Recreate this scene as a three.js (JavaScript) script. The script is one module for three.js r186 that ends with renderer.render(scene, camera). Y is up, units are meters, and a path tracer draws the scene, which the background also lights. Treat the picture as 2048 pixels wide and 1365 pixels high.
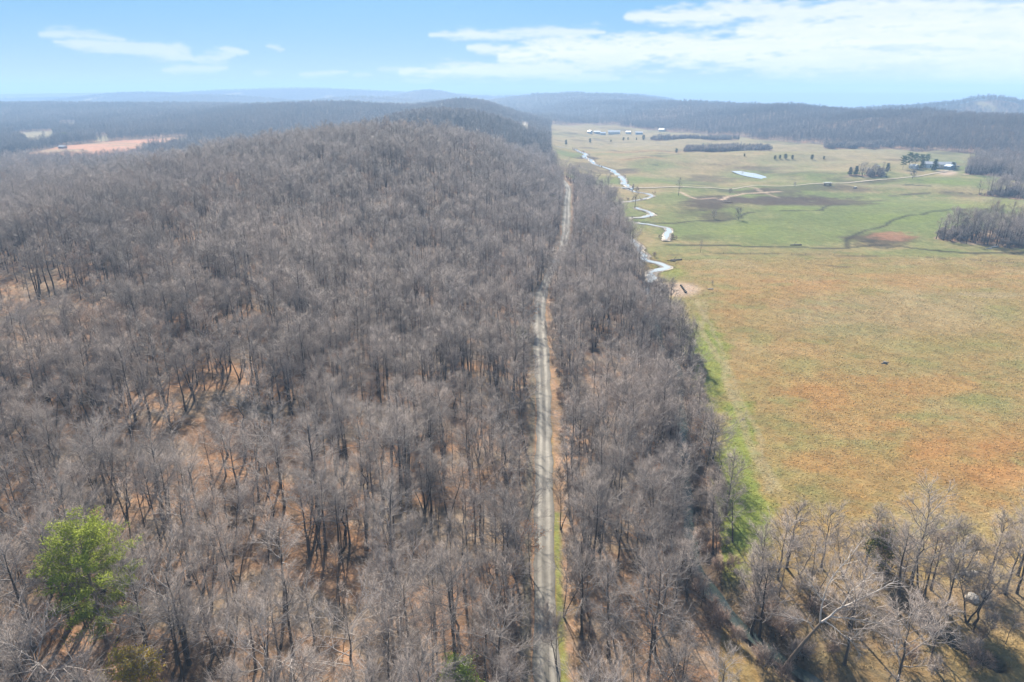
import * as THREE from 'three';
import { mergeGeometries } from 'three/addons/utils/BufferGeometryUtils.js';
import { RoundedBoxGeometry } from 'three/addons/geometries/RoundedBoxGeometry.js';

// ---------------------------------------------------------------- camera, sky, sun, haze, exposure
const scene = new THREE.Scene();
const EYE = 95, PITCH = 20 * Math.PI / 180, FOCAL = 1365;            // FOCAL in pixels of a 2048 x 1365 frame
const camera = new THREE.PerspectiveCamera(2 * Math.atan(682.5 / FOCAL) * 180 / Math.PI, 2048 / 1365, 1, 20000);
camera.position.set(0, EYE, 0);
camera.rotation.set(-PITCH, 0, 0);
const renderer = new THREE.WebGLRenderer({ antialias: true });
renderer.setSize(1024, 682);
renderer.toneMapping = THREE.LinearToneMapping;
renderer.toneMappingExposure = 3.0;
renderer.shadowMap.enabled = true;
const SUN_AZ = -8.8 * Math.PI / 180, SUN_EL = 36 * Math.PI / 180;
const sunDir = new THREE.Vector3(Math.sin(SUN_AZ) * Math.cos(SUN_EL), Math.sin(SUN_EL), -Math.cos(SUN_AZ) * Math.cos(SUN_EL));
const sun = new THREE.DirectionalLight(new THREE.Color().setRGB(1, 0.93, 0.82), 5);
sun.name = 'sun_light';
sun.position.copy(sunDir).multiplyScalar(1500);
sun.castShadow = true;
sun.shadow.mapSize.set(4096, 4096);
Object.assign(sun.shadow.camera, { left: -700, right: 700, top: 700, bottom: -700, near: 100, far: 4000 });
scene.add(sun, sun.target);
scene.fog = new THREE.FogExp2(new THREE.Color().setRGB(0.43, 0.67, 1.0), 0.00021);

// ---------------------------------------------------------------- numbers
let seedState = 1;
function seeded(n) { seedState = n >>> 0; }
function rnd() { seedState = (seedState + 0x6d2b79f5) | 0; let t = Math.imul(seedState ^ (seedState >>> 15), 1 | seedState); t = (t + Math.imul(t ^ (t >>> 7), 61 | t)) ^ t; return ((t ^ (t >>> 14)) >>> 0) / 4294967296; }
const rr = (a, b) => a + (b - a) * rnd();
const clamp = (x, a = 0, b = 1) => (x < a ? a : x > b ? b : x);
const lerp = (a, b, t) => a + (b - a) * t;
const smooth = (a, b, x) => { const t = clamp((x - a) / (b - a)); return t * t * (3 - 2 * t); };
const fract = (x) => x - Math.floor(x);
function hash(ix, iy) { let h = Math.imul(ix | 0, 374761393) + Math.imul(iy | 0, 668265263); h = Math.imul(h ^ (h >>> 13), 1274126177); return ((h ^ (h >>> 16)) >>> 0) / 4294967296; }
function noise(x, y) {
  const ix = Math.floor(x), iy = Math.floor(y), fx = x - ix, fy = y - iy, u = fx * fx * (3 - 2 * fx), v = fy * fy * (3 - 2 * fy);
  return lerp(lerp(hash(ix, iy), hash(ix + 1, iy), u), lerp(hash(ix, iy + 1), hash(ix + 1, iy + 1), u), v);
}
function fbm(x, y, n = 4) { let s = 0, a = 0.5, t = 0; for (let i = 0; i < n; i++) { s += a * noise(x, y); t += a; a *= 0.5; x = x * 2.03 + 17.3; y = y * 2.03 + 5.7; } return s / t; }
function table(rows, x) {
  if (x <= rows[0][0]) return rows[0][1];
  for (let i = 1; i < rows.length; i++) if (x <= rows[i][0]) { const [a, p] = rows[i - 1], [b, q] = rows[i]; return lerp(p, q, (x - a) / (b - a)); }
  return rows[rows.length - 1][1];
}
function softTable(rows, x, r) { return (table(rows, x - r) + 2 * table(rows, x - r / 2) + 3 * table(rows, x) + 2 * table(rows, x + r / 2) + table(rows, x + r)) / 9; }
function nearLine(line, x, d) {                                      // [distance, place along 0..n]
  let best = 1e9, at = 0;
  for (let i = 1; i < line.length; i++) {
    const [ax, ad] = line[i - 1], bx = line[i][0] - ax, bd = line[i][1] - ad, t = clamp(((x - ax) * bx + (d - ad) * bd) / (bx * bx + bd * bd + 1e-9));
    const q = (x - ax - bx * t) ** 2 + (d - ad - bd * t) ** 2;
    if (q < best) { best = q; at = i - 1 + t; }
  }
  return [Math.sqrt(best), at];
}
function inside(poly, x, d) { let c = false; for (let i = 0, j = poly.length - 1; i < poly.length; j = i++) { const [ax, ad] = poly[i], [bx, bd] = poly[j]; if ((ad > d) !== (bd > d) && x < ((bx - ax) * (d - ad)) / (bd - ad) + ax) c = !c; } return c; }

// ---------------------------------------------------------------- the lie of the land: x to the right, d ahead (z = -d), heights in metres
const ROAD = [[0, 5.5], [90, 5.8], [130, 7.2], [160, 8.6], [205, 10.5], [250, 11.5], [295, 12.2], [325, 14], [365, 20], [415, 30], [480, 38], [560, 45], [640, 51], [720, 59], [780, 59], [840, 52], [920, 44], [1200, 28], [2000, 37]];
const roadX = (d) => softTable(ROAD, d, 24);
const CREEK_NEAR = [[70, 78], [57, 92], [49, 102], [44, 112], [41, 126], [45, 150], [52, 185], [60, 225], [64, 242], [62, 262], [66, 300], [70, 340], [75, 362]];
const RIDGE = [[1050, 850], [990, 1050], [940, 1250], [880, 1480], [780, 2100], [606, 3000], [250, 4300]], RIDGE_H = [30, 44, 48, 45, 48, 52, 44], RIDGE_W = [200, 215, 240, 290, 400, 560, 700];
const HILLS = [                                                        // x, d, height, spread across, spread along
  [-150, 1230, 44, 105, 190], [-30, 1250, 12, 50, 160], [-115, 2050, 43, 98, 420], [-520, 2150, 46, 300, 360], [-1250, 2750, 40, 560, 420], [-2300, 3000, 36, 480, 460], [-900, 4200, 58, 280, 220], [-1900, 4600, 66, 420, 260], [-2700, 5200, 74, 420, 300], [-330, 3700, 46, 200, 250], [300, 5000, 52, 260, 260], [1000, 5400, 56, 260, 240], [1480, 2700, 34, 190, 180], [1760, 2620, 42, 110, 130], [1990, 2750, 36, 240, 150],
  [-3600, 7400, 98, 2600, 900], [-1700, 6200, 92, 1000, 500], [-610, 5200, 92, 210, 420], [700, 6300, 62, 500, 500], [500, 4200, 40, 500, 400], 
  [590, 935, 6, 120, 110], [640, 1330, 6, 150, 50], [790, 1190, 8, 90, 60], [545, 1120, 4, 130, 35], [330, 1050, 3, 140, 40], [200, 1500, 4, 160, 60], [430, 760, 3.5, 90, 40], [330, 600, 3, 70, 35], [420, 520, 3, 60, 40], [210, 640, 2.5, 60, 30], [180, 330, 1.6, 60, 30], [260, 270, 1.5, 50, 25], [420, 1150, 4, 120, 80],
];
const A_X = [[-900, 4], [-600, 7], [-480, 10], [-430, 14], [-390, 17], [-340, 21], [-297, 28], [-254, 37], [-202, 45], [-154, 49], [-116, 51], [-68, 50], [-40, 43], [-11, 29], [12, 16], [28, 7], [42, 0]];
const A_D = [[0, 0.1], [90, 0.18], [200, 0.38], [350, 0.6], [500, 0.85], [640, 1], [740, 0.86], [860, 0.45], [960, 0.1], [1060, 0]];
function h0(x, d) {
  let h = 0;
  const rx = roadX(Math.min(d, 800));
  if (d < 1060 && x < rx) h += softTable(A_X, x - rx + 50, 22) * softTable(A_D, d, 50) * (1 + 0.16 * (fbm(x * 0.012 + 3, d * 0.012, 3) - 0.5) * smooth(0, 40, rx - x));
  const low = smooth(6, 46, x - rx);                                   // the creek bottom and pasture lie a little lower than the road
  h -= 2.6 * low * (1 - smooth(1500, 2400, d));
  if (x > rx + 5 || d > 1000) {
    const far = smooth(420, 900, d), und = fbm(x * 0.0075 + 9, d * 0.0055 + 2, 3) - 0.5 + 0.32 * (fbm(x * 0.021 + 4, d * 0.017, 2) - 0.5);
    h += low * und * (2.4 + 13 * far);
  }
  for (const [cx, cd, H, sx, sd] of HILLS) { const a = (x - cx) / sx, b = (d - cd) / sd, q = a * a + b * b; if (q < 14) h += H * Math.exp(-q / 2); }
  if (d > 750) {
    const [q, at] = nearLine(RIDGE, x, d), i = Math.min(Math.floor(at), RIDGE.length - 2), t = at - i, w = lerp(RIDGE_W[i], RIDGE_W[i + 1], t);
    const back = x - lerp(RIDGE[i][0], RIDGE[i + 1][0], t) > 0 ? 1.5 : 1;
    h += lerp(RIDGE_H[i], RIDGE_H[i + 1], t) * smooth(w * back, w * 0.1, q) * (0.88 + 0.6 * (fbm(x * 0.0062, d * 0.0045, 3) - 0.5));
    h += smooth(1000, 2600, d) * 9 * (fbm(x * 0.0022 + 40, d * 0.0016, 4) - 0.5);
  }
  if (d > 2300 && x > 600) h -= 120 * smooth(2300, 7000, d) * smooth(0.16, 0.4, x / d);      // the country falls away beyond the right-hand ridge
  return h + 0.25 * (fbm(x * 0.06, d * 0.06, 3) - 0.5);
}
function sight(px, py) {                                               // direction of sight through a place of the photograph
  const a = (px - 1024) / FOCAL, b = -(py - 682.5) / FOCAL, c = Math.cos(PITCH), s = Math.sin(PITCH);
  return [a, b * c - s, b * s + c];                                    // x, up, d
}
function P(px, py) {                                                   // the ground seen there, as [x, d]
  const [a, b, c] = sight(px, py);
  let t = 60 / c, step = 2;
  for (; t * c < 9000; t += step, step = Math.max(2, t * 0.008)) if (EYE + b * t < h0(a * t, c * t)) break;
  let lo = t - step, hi = t;
  for (let i = 0; i < 18; i++) { const m = (lo + hi) / 2; if (EYE + b * m < h0(a * m, c * m)) hi = m; else lo = m; }
  return [a * hi, c * hi];
}
const PP = (list) => { const o = []; for (let i = 0; i < list.length; i += 2) o.push(P(list[i], list[i + 1])); return o; };
function curve(line, step) {                                           // a smooth line through points
  const c = new THREE.CatmullRomCurve3(line.map(([x, d]) => new THREE.Vector3(x, 0, d)), false, 'centripetal');
  return c.getSpacedPoints(Math.max(4, Math.ceil(c.getLength() / step))).map((v) => [v.x, v.z]);
}
const CREEK_1 = curve(CREEK_NEAR, 4);
const CREEK_2 = curve([...CREEK_NEAR.slice(-1), ...PP([1310, 543, 1331, 535, 1308, 525, 1290, 519, 1284, 505, 1270, 488, 1258, 474])], 3);
const CREEK_3 = curve(PP([1335, 482, 1330, 474, 1341, 463, 1336, 457, 1310, 451, 1272, 445]), 3);
const CREEK_4 = curve(PP([1254, 437, 1290, 434, 1306, 429, 1290, 422, 1272, 415]), 3);
const CREEK_5 = curve(PP([1238, 405, 1275, 401, 1306, 393, 1296, 388, 1270, 383, 1256, 377]), 3);
const CREEK_6 = curve(PP([1256, 374, 1248, 366, 1247, 359, 1236, 350, 1222, 340, 1206, 334, 1190, 329, 1184, 323, 1178, 318, 1168, 313, 1172, 309, 1155, 302, 1138, 297, 1110, 292, 1104, 290]), 5);
for (const [n, c] of [CREEK_1, CREEK_2, CREEK_3, CREEK_4, CREEK_5, CREEK_6].entries()) c.forEach((q, i) => { if (n) { q[0] += 3.2 * (noise(i * 0.37, n * 7) - 0.5); q[1] += 2.2 * (noise(i * 0.41, n * 7 + 3) - 0.5); } });
const CREEKS = [[CREEK_1, 2.7, 2.3], [CREEK_2, 4.6, 0.5], [CREEK_3, 3.5, 0.4], [CREEK_4, 3.5, 0.4], [CREEK_5, 2.8, 0.4], [CREEK_6, 5.2, 0.4]];
for (const c of CREEKS) { c.box = [1e9, -1e9, 1e9, -1e9]; for (const [x, d] of c[0]) { c.box = [Math.min(c.box[0], x), Math.max(c.box[1], x), Math.min(c.box[2], d), Math.max(c.box[3], d)]; } }
function creekDistance(x, d) {                                         // metres from the bank, how deep the bed is cut
  let best = [99, 0];
  for (const c of CREEKS) {
    const [a, b, e, f] = c.box;
    if (x < a - 20 || x > b + 20 || d < e - 20 || d > f + 20) continue;
    const q = nearLine(c[0], x, d)[0] - c[1] / 2;
    if (q < best[0]) best = [q, c[2]];
  }
  return best;
}
const HOLLOW = PP([1800, 1205, 1840, 1225, 1880, 1262, 1990, 1325]);
function height(x, d) {
  let h = h0(x, d);
  if (d < 125 && x > 50) h -= 2.6 * smooth(2.6, 0.6, nearLine(HOLLOW, x, d)[0]);
  const [q, deep] = creekDistance(x, d);
  if (q < 6) h -= (deep + 0.5) * smooth(deep * 1.7 + 1.2, -0.8, q);
  return h;
}

// ---------------------------------------------------------------- ground sheet: a fan of cells that grow with distance
const COLS = 480, ROWS = 700, FAN = 1.02, D0 = 25, D1 = 9500, OFF = 15, LOGK = Math.log((D1 + OFF) / (D0 + OFF));
const rowD = (i) => (D0 + OFF) * Math.exp((LOGK * i) / ROWS) - OFF;
const gridH = new Float32Array((COLS + 1) * (ROWS + 1));
for (let i = 0; i <= ROWS; i++) { const d = rowD(i); for (let j = 0; j <= COLS; j++) gridH[i * (COLS + 1) + j] = height((j / COLS * 2 - 1) * FAN * (d + OFF), d); }
function ground(x, d) {
  const s = clamp(Math.log((d + OFF) / (D0 + OFF)) / LOGK * ROWS, 0, ROWS - 1e-4), u = clamp((x / (d + OFF) / FAN + 1) / 2 * COLS, 0, COLS - 1e-4), i = Math.floor(s), j = Math.floor(u), a = i * (COLS + 1) + j, n = COLS + 1;
  return lerp(lerp(gridH[a], gridH[a + 1], u - j), lerp(gridH[a + n], gridH[a + n + 1], u - j), s - i);
}
const at = (x, d, up = 0) => new THREE.Vector3(x, ground(x, d) + up, -d);

// where woods stand
const CLEARINGS = [
  [...PP([70, 304, 130, 291, 240, 281, 372, 274, 340, 283, 282, 290, 300, 300]), [-545, 1000], [-780, 960]], PP([372, 274, 384, 290, 330, 301, 300, 301, 282, 290, 340, 283]), PP([10, 270, 60, 264, 108, 262, 108, 288, 62, 297, 48, 284]), PP([116, 252, 122, 246, 152, 244, 150, 257, 124, 258]), PP([190, 274, 214, 271, 216, 282, 192, 283]),
  PP([285, 237, 318, 235, 316, 242, 286, 243]),
];
const COPSES = [
  PP([1366, 304, 1376, 298, 1470, 296, 1545, 299, 1540, 301, 1450, 304]), PP([1648, 297, 1650, 291, 1760, 288, 1850, 292, 1800, 297, 1700, 298]), PP([1300, 279, 1330, 276, 1400, 277, 1480, 279, 1470, 281, 1310, 282]),
  PP([1868, 478, 1885, 466, 1940, 462, 2000, 456, 2120, 440, 2140, 500, 2010, 496, 1950, 490, 1900, 484]), PP([1955, 392, 1990, 385, 2050, 380, 2120, 385, 2120, 412, 2048, 400, 2000, 394]), PP([1930, 350, 1990, 352, 2060, 372, 2150, 400, 2150, 330, 1990, 322, 1935, 338]),
  PP([1690, 353, 1700, 349, 1760, 348, 1775, 353, 1740, 355]),
];
for (const p of [...CLEARINGS, ...COPSES]) p.box = p.reduce((b, [x, d]) => [Math.min(b[0], x), Math.max(b[1], x), Math.min(b[2], d), Math.max(b[3], d)], [1e9, -1e9, 1e9, -1e9]);
const inPoly = (p, x, d) => x > p.box[0] && x < p.box[1] && d > p.box[2] && d < p.box[3] && inside(p, x, d);
const STRIP_EDGE = [[60, 36], [92, 36], [100, 39], [112, 43], [126, 47], [150, 52], [185, 57], [225, 65], [240, 68], [260, 69], [300, 71], [360, 73], [420, 76], [480, 81], [560, 90], [640, 97], [720, 93], [800, 74], [860, 62], [1000, 56], [1150, 62], [2200, 119]];
function woods(x, d) {
  const rx = roadX(d);
  if (d < 1000) {
    if (x < rx - (d > 310 && d < 455 ? 1.9 : 4)) { for (const p of CLEARINGS) if (inPoly(p, x, d)) return 0; return d > 310 && d < 455 ? 1 : smooth(4, 6, rx - x); }
    if (x > rx + (d > 310 && d < 455 ? 2.6 : 6.2) && x < table(STRIP_EDGE, d)) return 1;
    if (d < 121 && d > 100 && x > 46) return 0.27 * smooth(121, 116, d);
  } else {
    if (x < 0.054 * d + 4 * (noise(d * 0.05, 3) - 0.5)) {
      if (d > 1300 && d < 1900 && Math.abs(x - 0.0183 * d) < 7 + 5 * noise(d * 0.02, 1)) return 0;
      for (const p of CLEARINGS) if (inPoly(p, x, d)) return 0;
      if (d > 2200) return fbm(x * 0.004 + 1, d * 0.0014, 3) > (x > 0 ? 0.74 : 0.68) ? 0 : 1;
      return 1;
    }
  }
  for (const p of COPSES) if (inPoly(p, x, d)) return 1;
  if (d > 800) {
    const [q, a] = nearLine(RIDGE, x, d), i = Math.min(Math.floor(a), RIDGE.length - 2), w = lerp(RIDGE_W[i], RIDGE_W[i + 1], a - i);
    const right = x > lerp(RIDGE[i][0], RIDGE[i + 1][0], a - i);
    if (right && q < 900 || q < w * (0.97 + 0.25 * (fbm(x * 0.006 + 2, d * 0.006, 2) - 0.5))) return 1;
  }
  if (d > 2150 + 160 * fbm(x * 0.004, 3)) return fbm(x * 0.004 + 1, d * 0.0014, 3) > (x > 0 ? 0.74 : 0.68) ? 0 : 1;
  return 0;
}

// paint on the ground: soil and turf of other colours, plus shadow painted along the hollow
const SOIL = [];
const blob = (px, py, rx, ry, color, strength = 1, rough = 0.6) => { const c = P(px, py), a = P(px + rx, py), b = P(px, py - ry); SOIL.push({ c, ax: [a[0] - c[0], a[1] - c[1]], bx: [b[0] - c[0], b[1] - c[1]], color, strength, rough }); };
const TRACKS = [];
const track = (line, width, color, strength = 1, wobble = 0.5) => { const l = curve(line, 6).map(([x, d], i, a) => { const k = i === 0 || i === a.length - 1 ? 0 : 1; return [x + k * 4 * (noise(i * 0.45, width * 9) - 0.5), d + k * 6 * (noise(i * 0.4 + 50, width * 7) - 0.5)]; }); TRACKS.push({ l, width, color, strength, wobble, box: [Math.min(...l.map((p) => p[0])) - width * 2, Math.max(...l.map((p) => p[0])) + width * 2, Math.min(...l.map((p) => p[1])) - width * 2, Math.max(...l.map((p) => p[1])) + width * 2] }); };
const LITTER = [0.4, 0.215, 0.115], TAN = [0.27, 0.19, 0.078], GREEN = [0.145, 0.17, 0.055], BRIGHT = [0.18, 0.215, 0.045], RUST = [0.34, 0.165, 0.06], PALE = [0.3, 0.24, 0.135], BROWN = [0.075, 0.052, 0.036], DARK = [0.04, 0.034, 0.024], CLAY = [0.5, 0.255, 0.15], SAND = [0.42, 0.31, 0.225];
// rusty broomsedge in the near field
blob(1700, 830, 190, 70, RUST, 0.26, 1); blob(1950, 880, 150, 80, RUST, 0.34, 1); blob(1850, 960, 220, 50, RUST, 0.22, 1); blob(1560, 590, 160, 28, RUST, 0.3, 1); blob(1900, 560, 200, 22, RUST, 0.25, 1); blob(1650, 800, 60, 22, RUST, 0.45, 1); blob(1990, 930, 70, 40, RUST, 0.5, 1); blob(1780, 850, 50, 16, RUST, 0.4, 1); blob(1860, 900, 60, 20, RUST, 0.4, 1); blob(1600, 700, 60, 20, RUST, 0.25); blob(1880, 770, 150, 25, RUST, 0.4);
blob(1800, 620, 240, 40, PALE, 0.35); blob(1700, 660, 90, 14, GREEN, 0.3); blob(1900, 690, 140, 16, GREEN, 0.22); blob(1520, 680, 26, 14, GREEN, 0.4); blob(1960, 800, 70, 20, GREEN, 0.2); blob(1770, 900, 60, 18, GREEN, 0.22); blob(1800, 540, 150, 8, GREEN, 0.3); blob(1600, 730, 40, 16, GREEN, 0.3); blob(1980, 590, 80, 6, PALE, 0.5);
// green bottom land and bare feeding grounds further up the valley
for (const [x, y, a, b, s] of [[1450, 455, 130, 34, 0.8], [1600, 450, 130, 30, 0.75], [1800, 420, 170, 28, 0.8], [1880, 445, 120, 30, 0.8], [1650, 475, 160, 14, 0.7], [1700, 392, 140, 7, 0.8], [1880, 365, 90, 10, 0.9], [1340, 500, 70, 12, 0.6], [1330, 400, 60, 14, 0.7], [1140, 308, 30, 9, 0.9], [1320, 360, 60, 6, 0.3], [1830, 505, 120, 9, 0.6], [1400, 515, 90, 5, 0.6], [1560, 345, 140, 10, 0.25]]) blob(x, y, a, b, GREEN, s);
for (const [x, y, a, b, s] of [[1890, 365, 60, 6, 0.6], [1800, 435, 120, 8, 0.4], [1480, 460, 60, 10, 0.35], [1950, 410, 80, 8, 0.5], [1345, 545, 40, 22, 0.7], [1420, 735, 36, 80, 0.8], [1475, 950, 42, 120, 0.85], [1505, 1060, 44, 60, 0.9], [1395, 680, 30, 45, 0.6]]) blob(x, y, a, b, BRIGHT, s, 0.9);
blob(1560, 402, 150, 12, BROWN, 0.95, 0.5); blob(1440, 402, 70, 11, BROWN, 0.9, 0.5); blob(1500, 385, 90, 6, BROWN, 0.7); blob(1430, 432, 36, 14, BROWN, 0.7); blob(1680, 404, 70, 6, BROWN, 0.8); blob(1640, 375, 130, 6, BROWN, 0.55); blob(1520, 336, 60, 5, BROWN, 0.6); blob(1560, 345, 60, 3, BROWN, 0.5); blob(1760, 480, 80, 14, BROWN, 0.85); blob(1790, 474, 46, 9, [0.3, 0.15, 0.085], 0.75, 1.2); blob(1740, 484, 30, 5, DARK, 0.7, 1.2); blob(1960, 420, 40, 4, BROWN, 0.4); blob(1170, 318, 26, 4, BROWN, 0.9); blob(1255, 342, 20, 6, BROWN, 0.6); blob(1390, 475, 26, 6, BROWN, 0.35);
blob(1352, 579, 46, 14, SAND, 1, 0.2); blob(1897, 344, 22, 2.4, SAND, 0.9); blob(1800, 372, 90, 5, PALE, 0.6);
for (const [x, y, a, b, s] of [[1250, 290, 120, 6, 0.4], [1300, 300, 150, 3, 0.4], [1500, 318, 160, 8, 0.4], [1700, 305, 120, 6, 0.6], [1850, 302, 50, 5, 0.6]]) blob(x, y, a, b, PALE, s);
blob(1240, 305, 120, 2.5, RUST, 0.4); blob(1300, 315, 60, 2, RUST, 0.4);
track(PP([1442, 400, 1460, 393, 1500, 386, 1545, 385, 1560, 383]), 2.6, SAND); track(PP([1360, 384, 1374, 391, 1396, 398, 1430, 396]), 2.6, SAND, 0.9); track(PP([1498, 373, 1520, 382, 1540, 390, 1555, 395]), 2.5, SAND, 0.6);
track(PP([1330, 490, 1420, 491, 1500, 493, 1600, 495, 1690, 496, 1745, 490]), 2.2, DARK, 0.95, 1); track(PP([1745, 490, 1790, 493, 1850, 500, 1920, 505, 2000, 506, 2100, 503]), 2.4, DARK, 0.9, 1); track(PP([1695, 493, 1690, 485, 1702, 474, 1740, 460, 1770, 449, 1790, 438, 1850, 427, 1930, 418]), 2, DARK, 0.8, 1);
track(PP([1270, 443, 1340, 447, 1400, 442, 1470, 438, 1500, 425, 1560, 422, 1640, 421, 1652, 412, 1700, 409]), 2.2, DARK, 0.85, 1); track(PP([1550, 396, 1620, 397, 1700, 396, 1780, 392, 1850, 387, 1940, 388, 2040, 400]), 1.6, BROWN, 0.9, 0.6); track(PP([1810, 370, 1850, 371, 1858, 372]), 3, DARK, 0.9);
track(PP([1330, 511, 1400, 508, 1550, 509, 1700, 512, 1850, 515, 2048, 528]), 1.2, BROWN, 0.6); track(PP([1395, 600, 1410, 660, 1450, 740, 1490, 850, 1540, 980]), 1.6, PALE, 0.6); track(PP([1405, 598, 1425, 660, 1466, 740, 1508, 850, 1560, 980]), 1.0, PALE, 0.5);
track(PP([1200, 300, 1270, 305, 1350, 303, 1420, 301]), 4, BROWN, 0.6, 1); track(PP([1285, 332, 1315, 330]), 3, DARK, 0.7, 1); track(PP([1200, 318, 1290, 314, 1360, 309]), 3, BROWN, 0.7, 1); track(PP([1640, 530, 1700, 535]), 1.5, BROWN, 0.7, 1);
const lerp3 = (a, b, t) => [lerp(a[0], b[0], t), lerp(a[1], b[1], t), lerp(a[2], b[2], t)];
function FLOOR(a, b, c) { const t = smooth(0.45, 0.62, b) * 0.5 + smooth(0.52, 0.66, c) * 0.45, u = smooth(0.5, 0.38, c) * 0.55; return [0, 1, 2].map((k) => lerp(lerp(LITTER[k], [0.3, 0.235, 0.165][k], clamp(a * 0.5 + u)), [0.085, 0.06, 0.042][k], clamp(t))); }
function soilAt(x, d, out) {
  const rx = roadX(d), w = woods(x, d), n1 = fbm(x * 0.05, d * 0.05, 4), n2 = fbm(x * 0.012 + 5, d * 0.012, 3), n3 = fbm(x * 0.35, d * 0.35, 3), n4 = fbm(x * 0.06 + d * 0.035, d * 0.11 - x * 0.02, 5);
  let c = TAN;
  const mix = (to, t) => { c = [lerp(c[0], to[0], t), lerp(c[1], to[1], t), lerp(c[2], to[2], t)]; };
  if (d > 400) { const far = smooth(400, 480, d), n5 = fbm(x * 0.016 + 50, d * 0.011, 5); mix(PALE, 0.55 * far); mix(GREEN, far * smooth(1500, 800, d) * smooth(0.3, 0.62, n5)); mix(BROWN, 0.6 * far * smooth(0.6, 0.72, fbm(x * 0.02 + 9, d * 0.02 + 70, 5))); mix(BRIGHT, 0.45 * far * smooth(900, 600, d) * smooth(0.56, 0.68, n5)); }
  mix(GREEN, clamp((n2 - 0.45) * 2.2) * 0.3); mix(GREEN, 0.35 * smooth(0.58, 0.72, n4)); mix(RUST, 0.16 * smooth(0.5, 0.34, n4) * smooth(420, 380, d)); mix(PALE, clamp((n1 - 0.5) * 2) * 0.5);
  if (x < rx && d < 1000) mix(LITTER, 1);
  for (const b of SOIL) {
    const vx = x - b.c[0], vd = d - b.c[1], det = b.ax[0] * b.bx[1] - b.ax[1] * b.bx[0], p = (vx * b.bx[1] - vd * b.bx[0]) / det, q = (b.ax[0] * vd - b.ax[1] * vx) / det, r = Math.sqrt(p * p + q * q);
    if (r < 1.7) mix(b.color, b.strength * smooth(1.3, 0.6, r + (n4 - 0.5) * 1.6 * b.rough + (fbm(x * 0.03 + b.c[0], d * 0.03, 2) - 0.5) * 1.2 * b.rough + (n3 - 0.5) * 0.7 * b.rough));
  }
  if (w > 0) mix(d > 2600 ? [0.13, 0.115, 0.1] : FLOOR(n1, n3, n4), Math.min(1, w * 1.6));
  if (d > 1000 && w === 0 && x < 0.054 * d) { const cl = inPoly(CLEARINGS[0], x, d); mix(cl ? CLAY : PALE, 1); if (cl) mix(PALE, 0.65 * smooth(0.5, 0.62, fbm(x * 0.01 + d * 0.004, d * 0.03, 3))); }
  for (const t of TRACKS) { if (x < t.box[0] || x > t.box[1] || d < t.box[2] || d > t.box[3]) continue; const q = nearLine(t.l, x, d)[0]; mix(t.color, t.strength * smooth(t.width * 1.15, t.width * 0.5, q - (n3 - 0.5) * t.width * t.wobble)); }
  const [cq] = creekDistance(x, d);
  if (cq < 7) mix(cq < 0.5 ? [0.12, 0.105, 0.08] : BROWN, smooth(d < 380 ? 5 : 3.4, 0.2, cq + (n3 - 0.5) * 3) * 0.9);
  if (d < 126 && x > 44) { mix([0.17, 0.125, 0.075], 0.6 * smooth(126, 116, d + (n1 - 0.5) * 14)); mix(TAN, 0.9 * smooth(72, 84, x + (n1 - 0.5) * 12) * smooth(108, 100, d)); const q = nearLine(HOLLOW, x, d)[0]; mix(DARK, 0.85 * smooth(3, 1.2, q + (n3 - 0.5) * 2)); }  // dark paint along the hollow stands in for its black shadow
  const side = x - rx;
  if (d < 900 && side > -6 && side < 9) { mix(lerp3([0.36, 0.225, 0.14], [0.2, 0.135, 0.085], smooth(0.42, 0.62, n3)), smooth(1.6, 3, side + (n3 - 0.5) * 2) * smooth(6.4 + n3 * 2, 5, side)); if (d < 140) mix(BRIGHT, 0.75 * smooth(2, 2.6, side) * smooth(3.8 + n3, 3, side)); mix([0.17, 0.14, 0.1], smooth(-6, -4, side) * smooth(-2, -3, side)); }
  const v = 0.86 + 0.28 * n1 * (w > 0 ? 1 : 0.7) + 0.4 * (n3 - 0.5);
  out[0] = c[0] * v; out[1] = c[1] * v; out[2] = c[2] * v;
}
{
  const n = (COLS + 1) * (ROWS + 1), pos = new Float32Array(n * 3), col = new Float32Array(n * 3), uv = new Float32Array(n * 2), idx = new Uint32Array(COLS * ROWS * 6), c = [0, 0, 0];
  for (let i = 0, k = 0; i <= ROWS; i++) { const d = rowD(i); for (let j = 0; j <= COLS; j++, k++) { const x = (j / COLS * 2 - 1) * FAN * (d + OFF); pos.set([x, gridH[k], -d], k * 3); soilAt(x, d, c); col.set(c, k * 3); uv.set([x, d], k * 2); } }
  for (let i = 0, k = 0; i < ROWS; i++) for (let j = 0; j < COLS; j++, k += 6) { const a = i * (COLS + 1) + j, b = a + COLS + 1; idx.set([a, a + 1, b, a + 1, b + 1, b], k); }
  const g = new THREE.BufferGeometry();
  g.setAttribute('position', new THREE.BufferAttribute(pos, 3)); g.setAttribute('color', new THREE.BufferAttribute(col, 3)); g.setAttribute('uv', new THREE.BufferAttribute(uv, 2)); g.setIndex(new THREE.BufferAttribute(idx, 1));
  g.computeVertexNormals();
  const m = new THREE.Mesh(g, turfMaterial()); m.name = 'ground'; m.userData = { kind: 'structure', label: 'rolling valley ground of leaf litter, dry pasture and green bottom land' }; m.receiveShadow = true; m.castShadow = true;
  scene.add(m);
}
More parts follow.
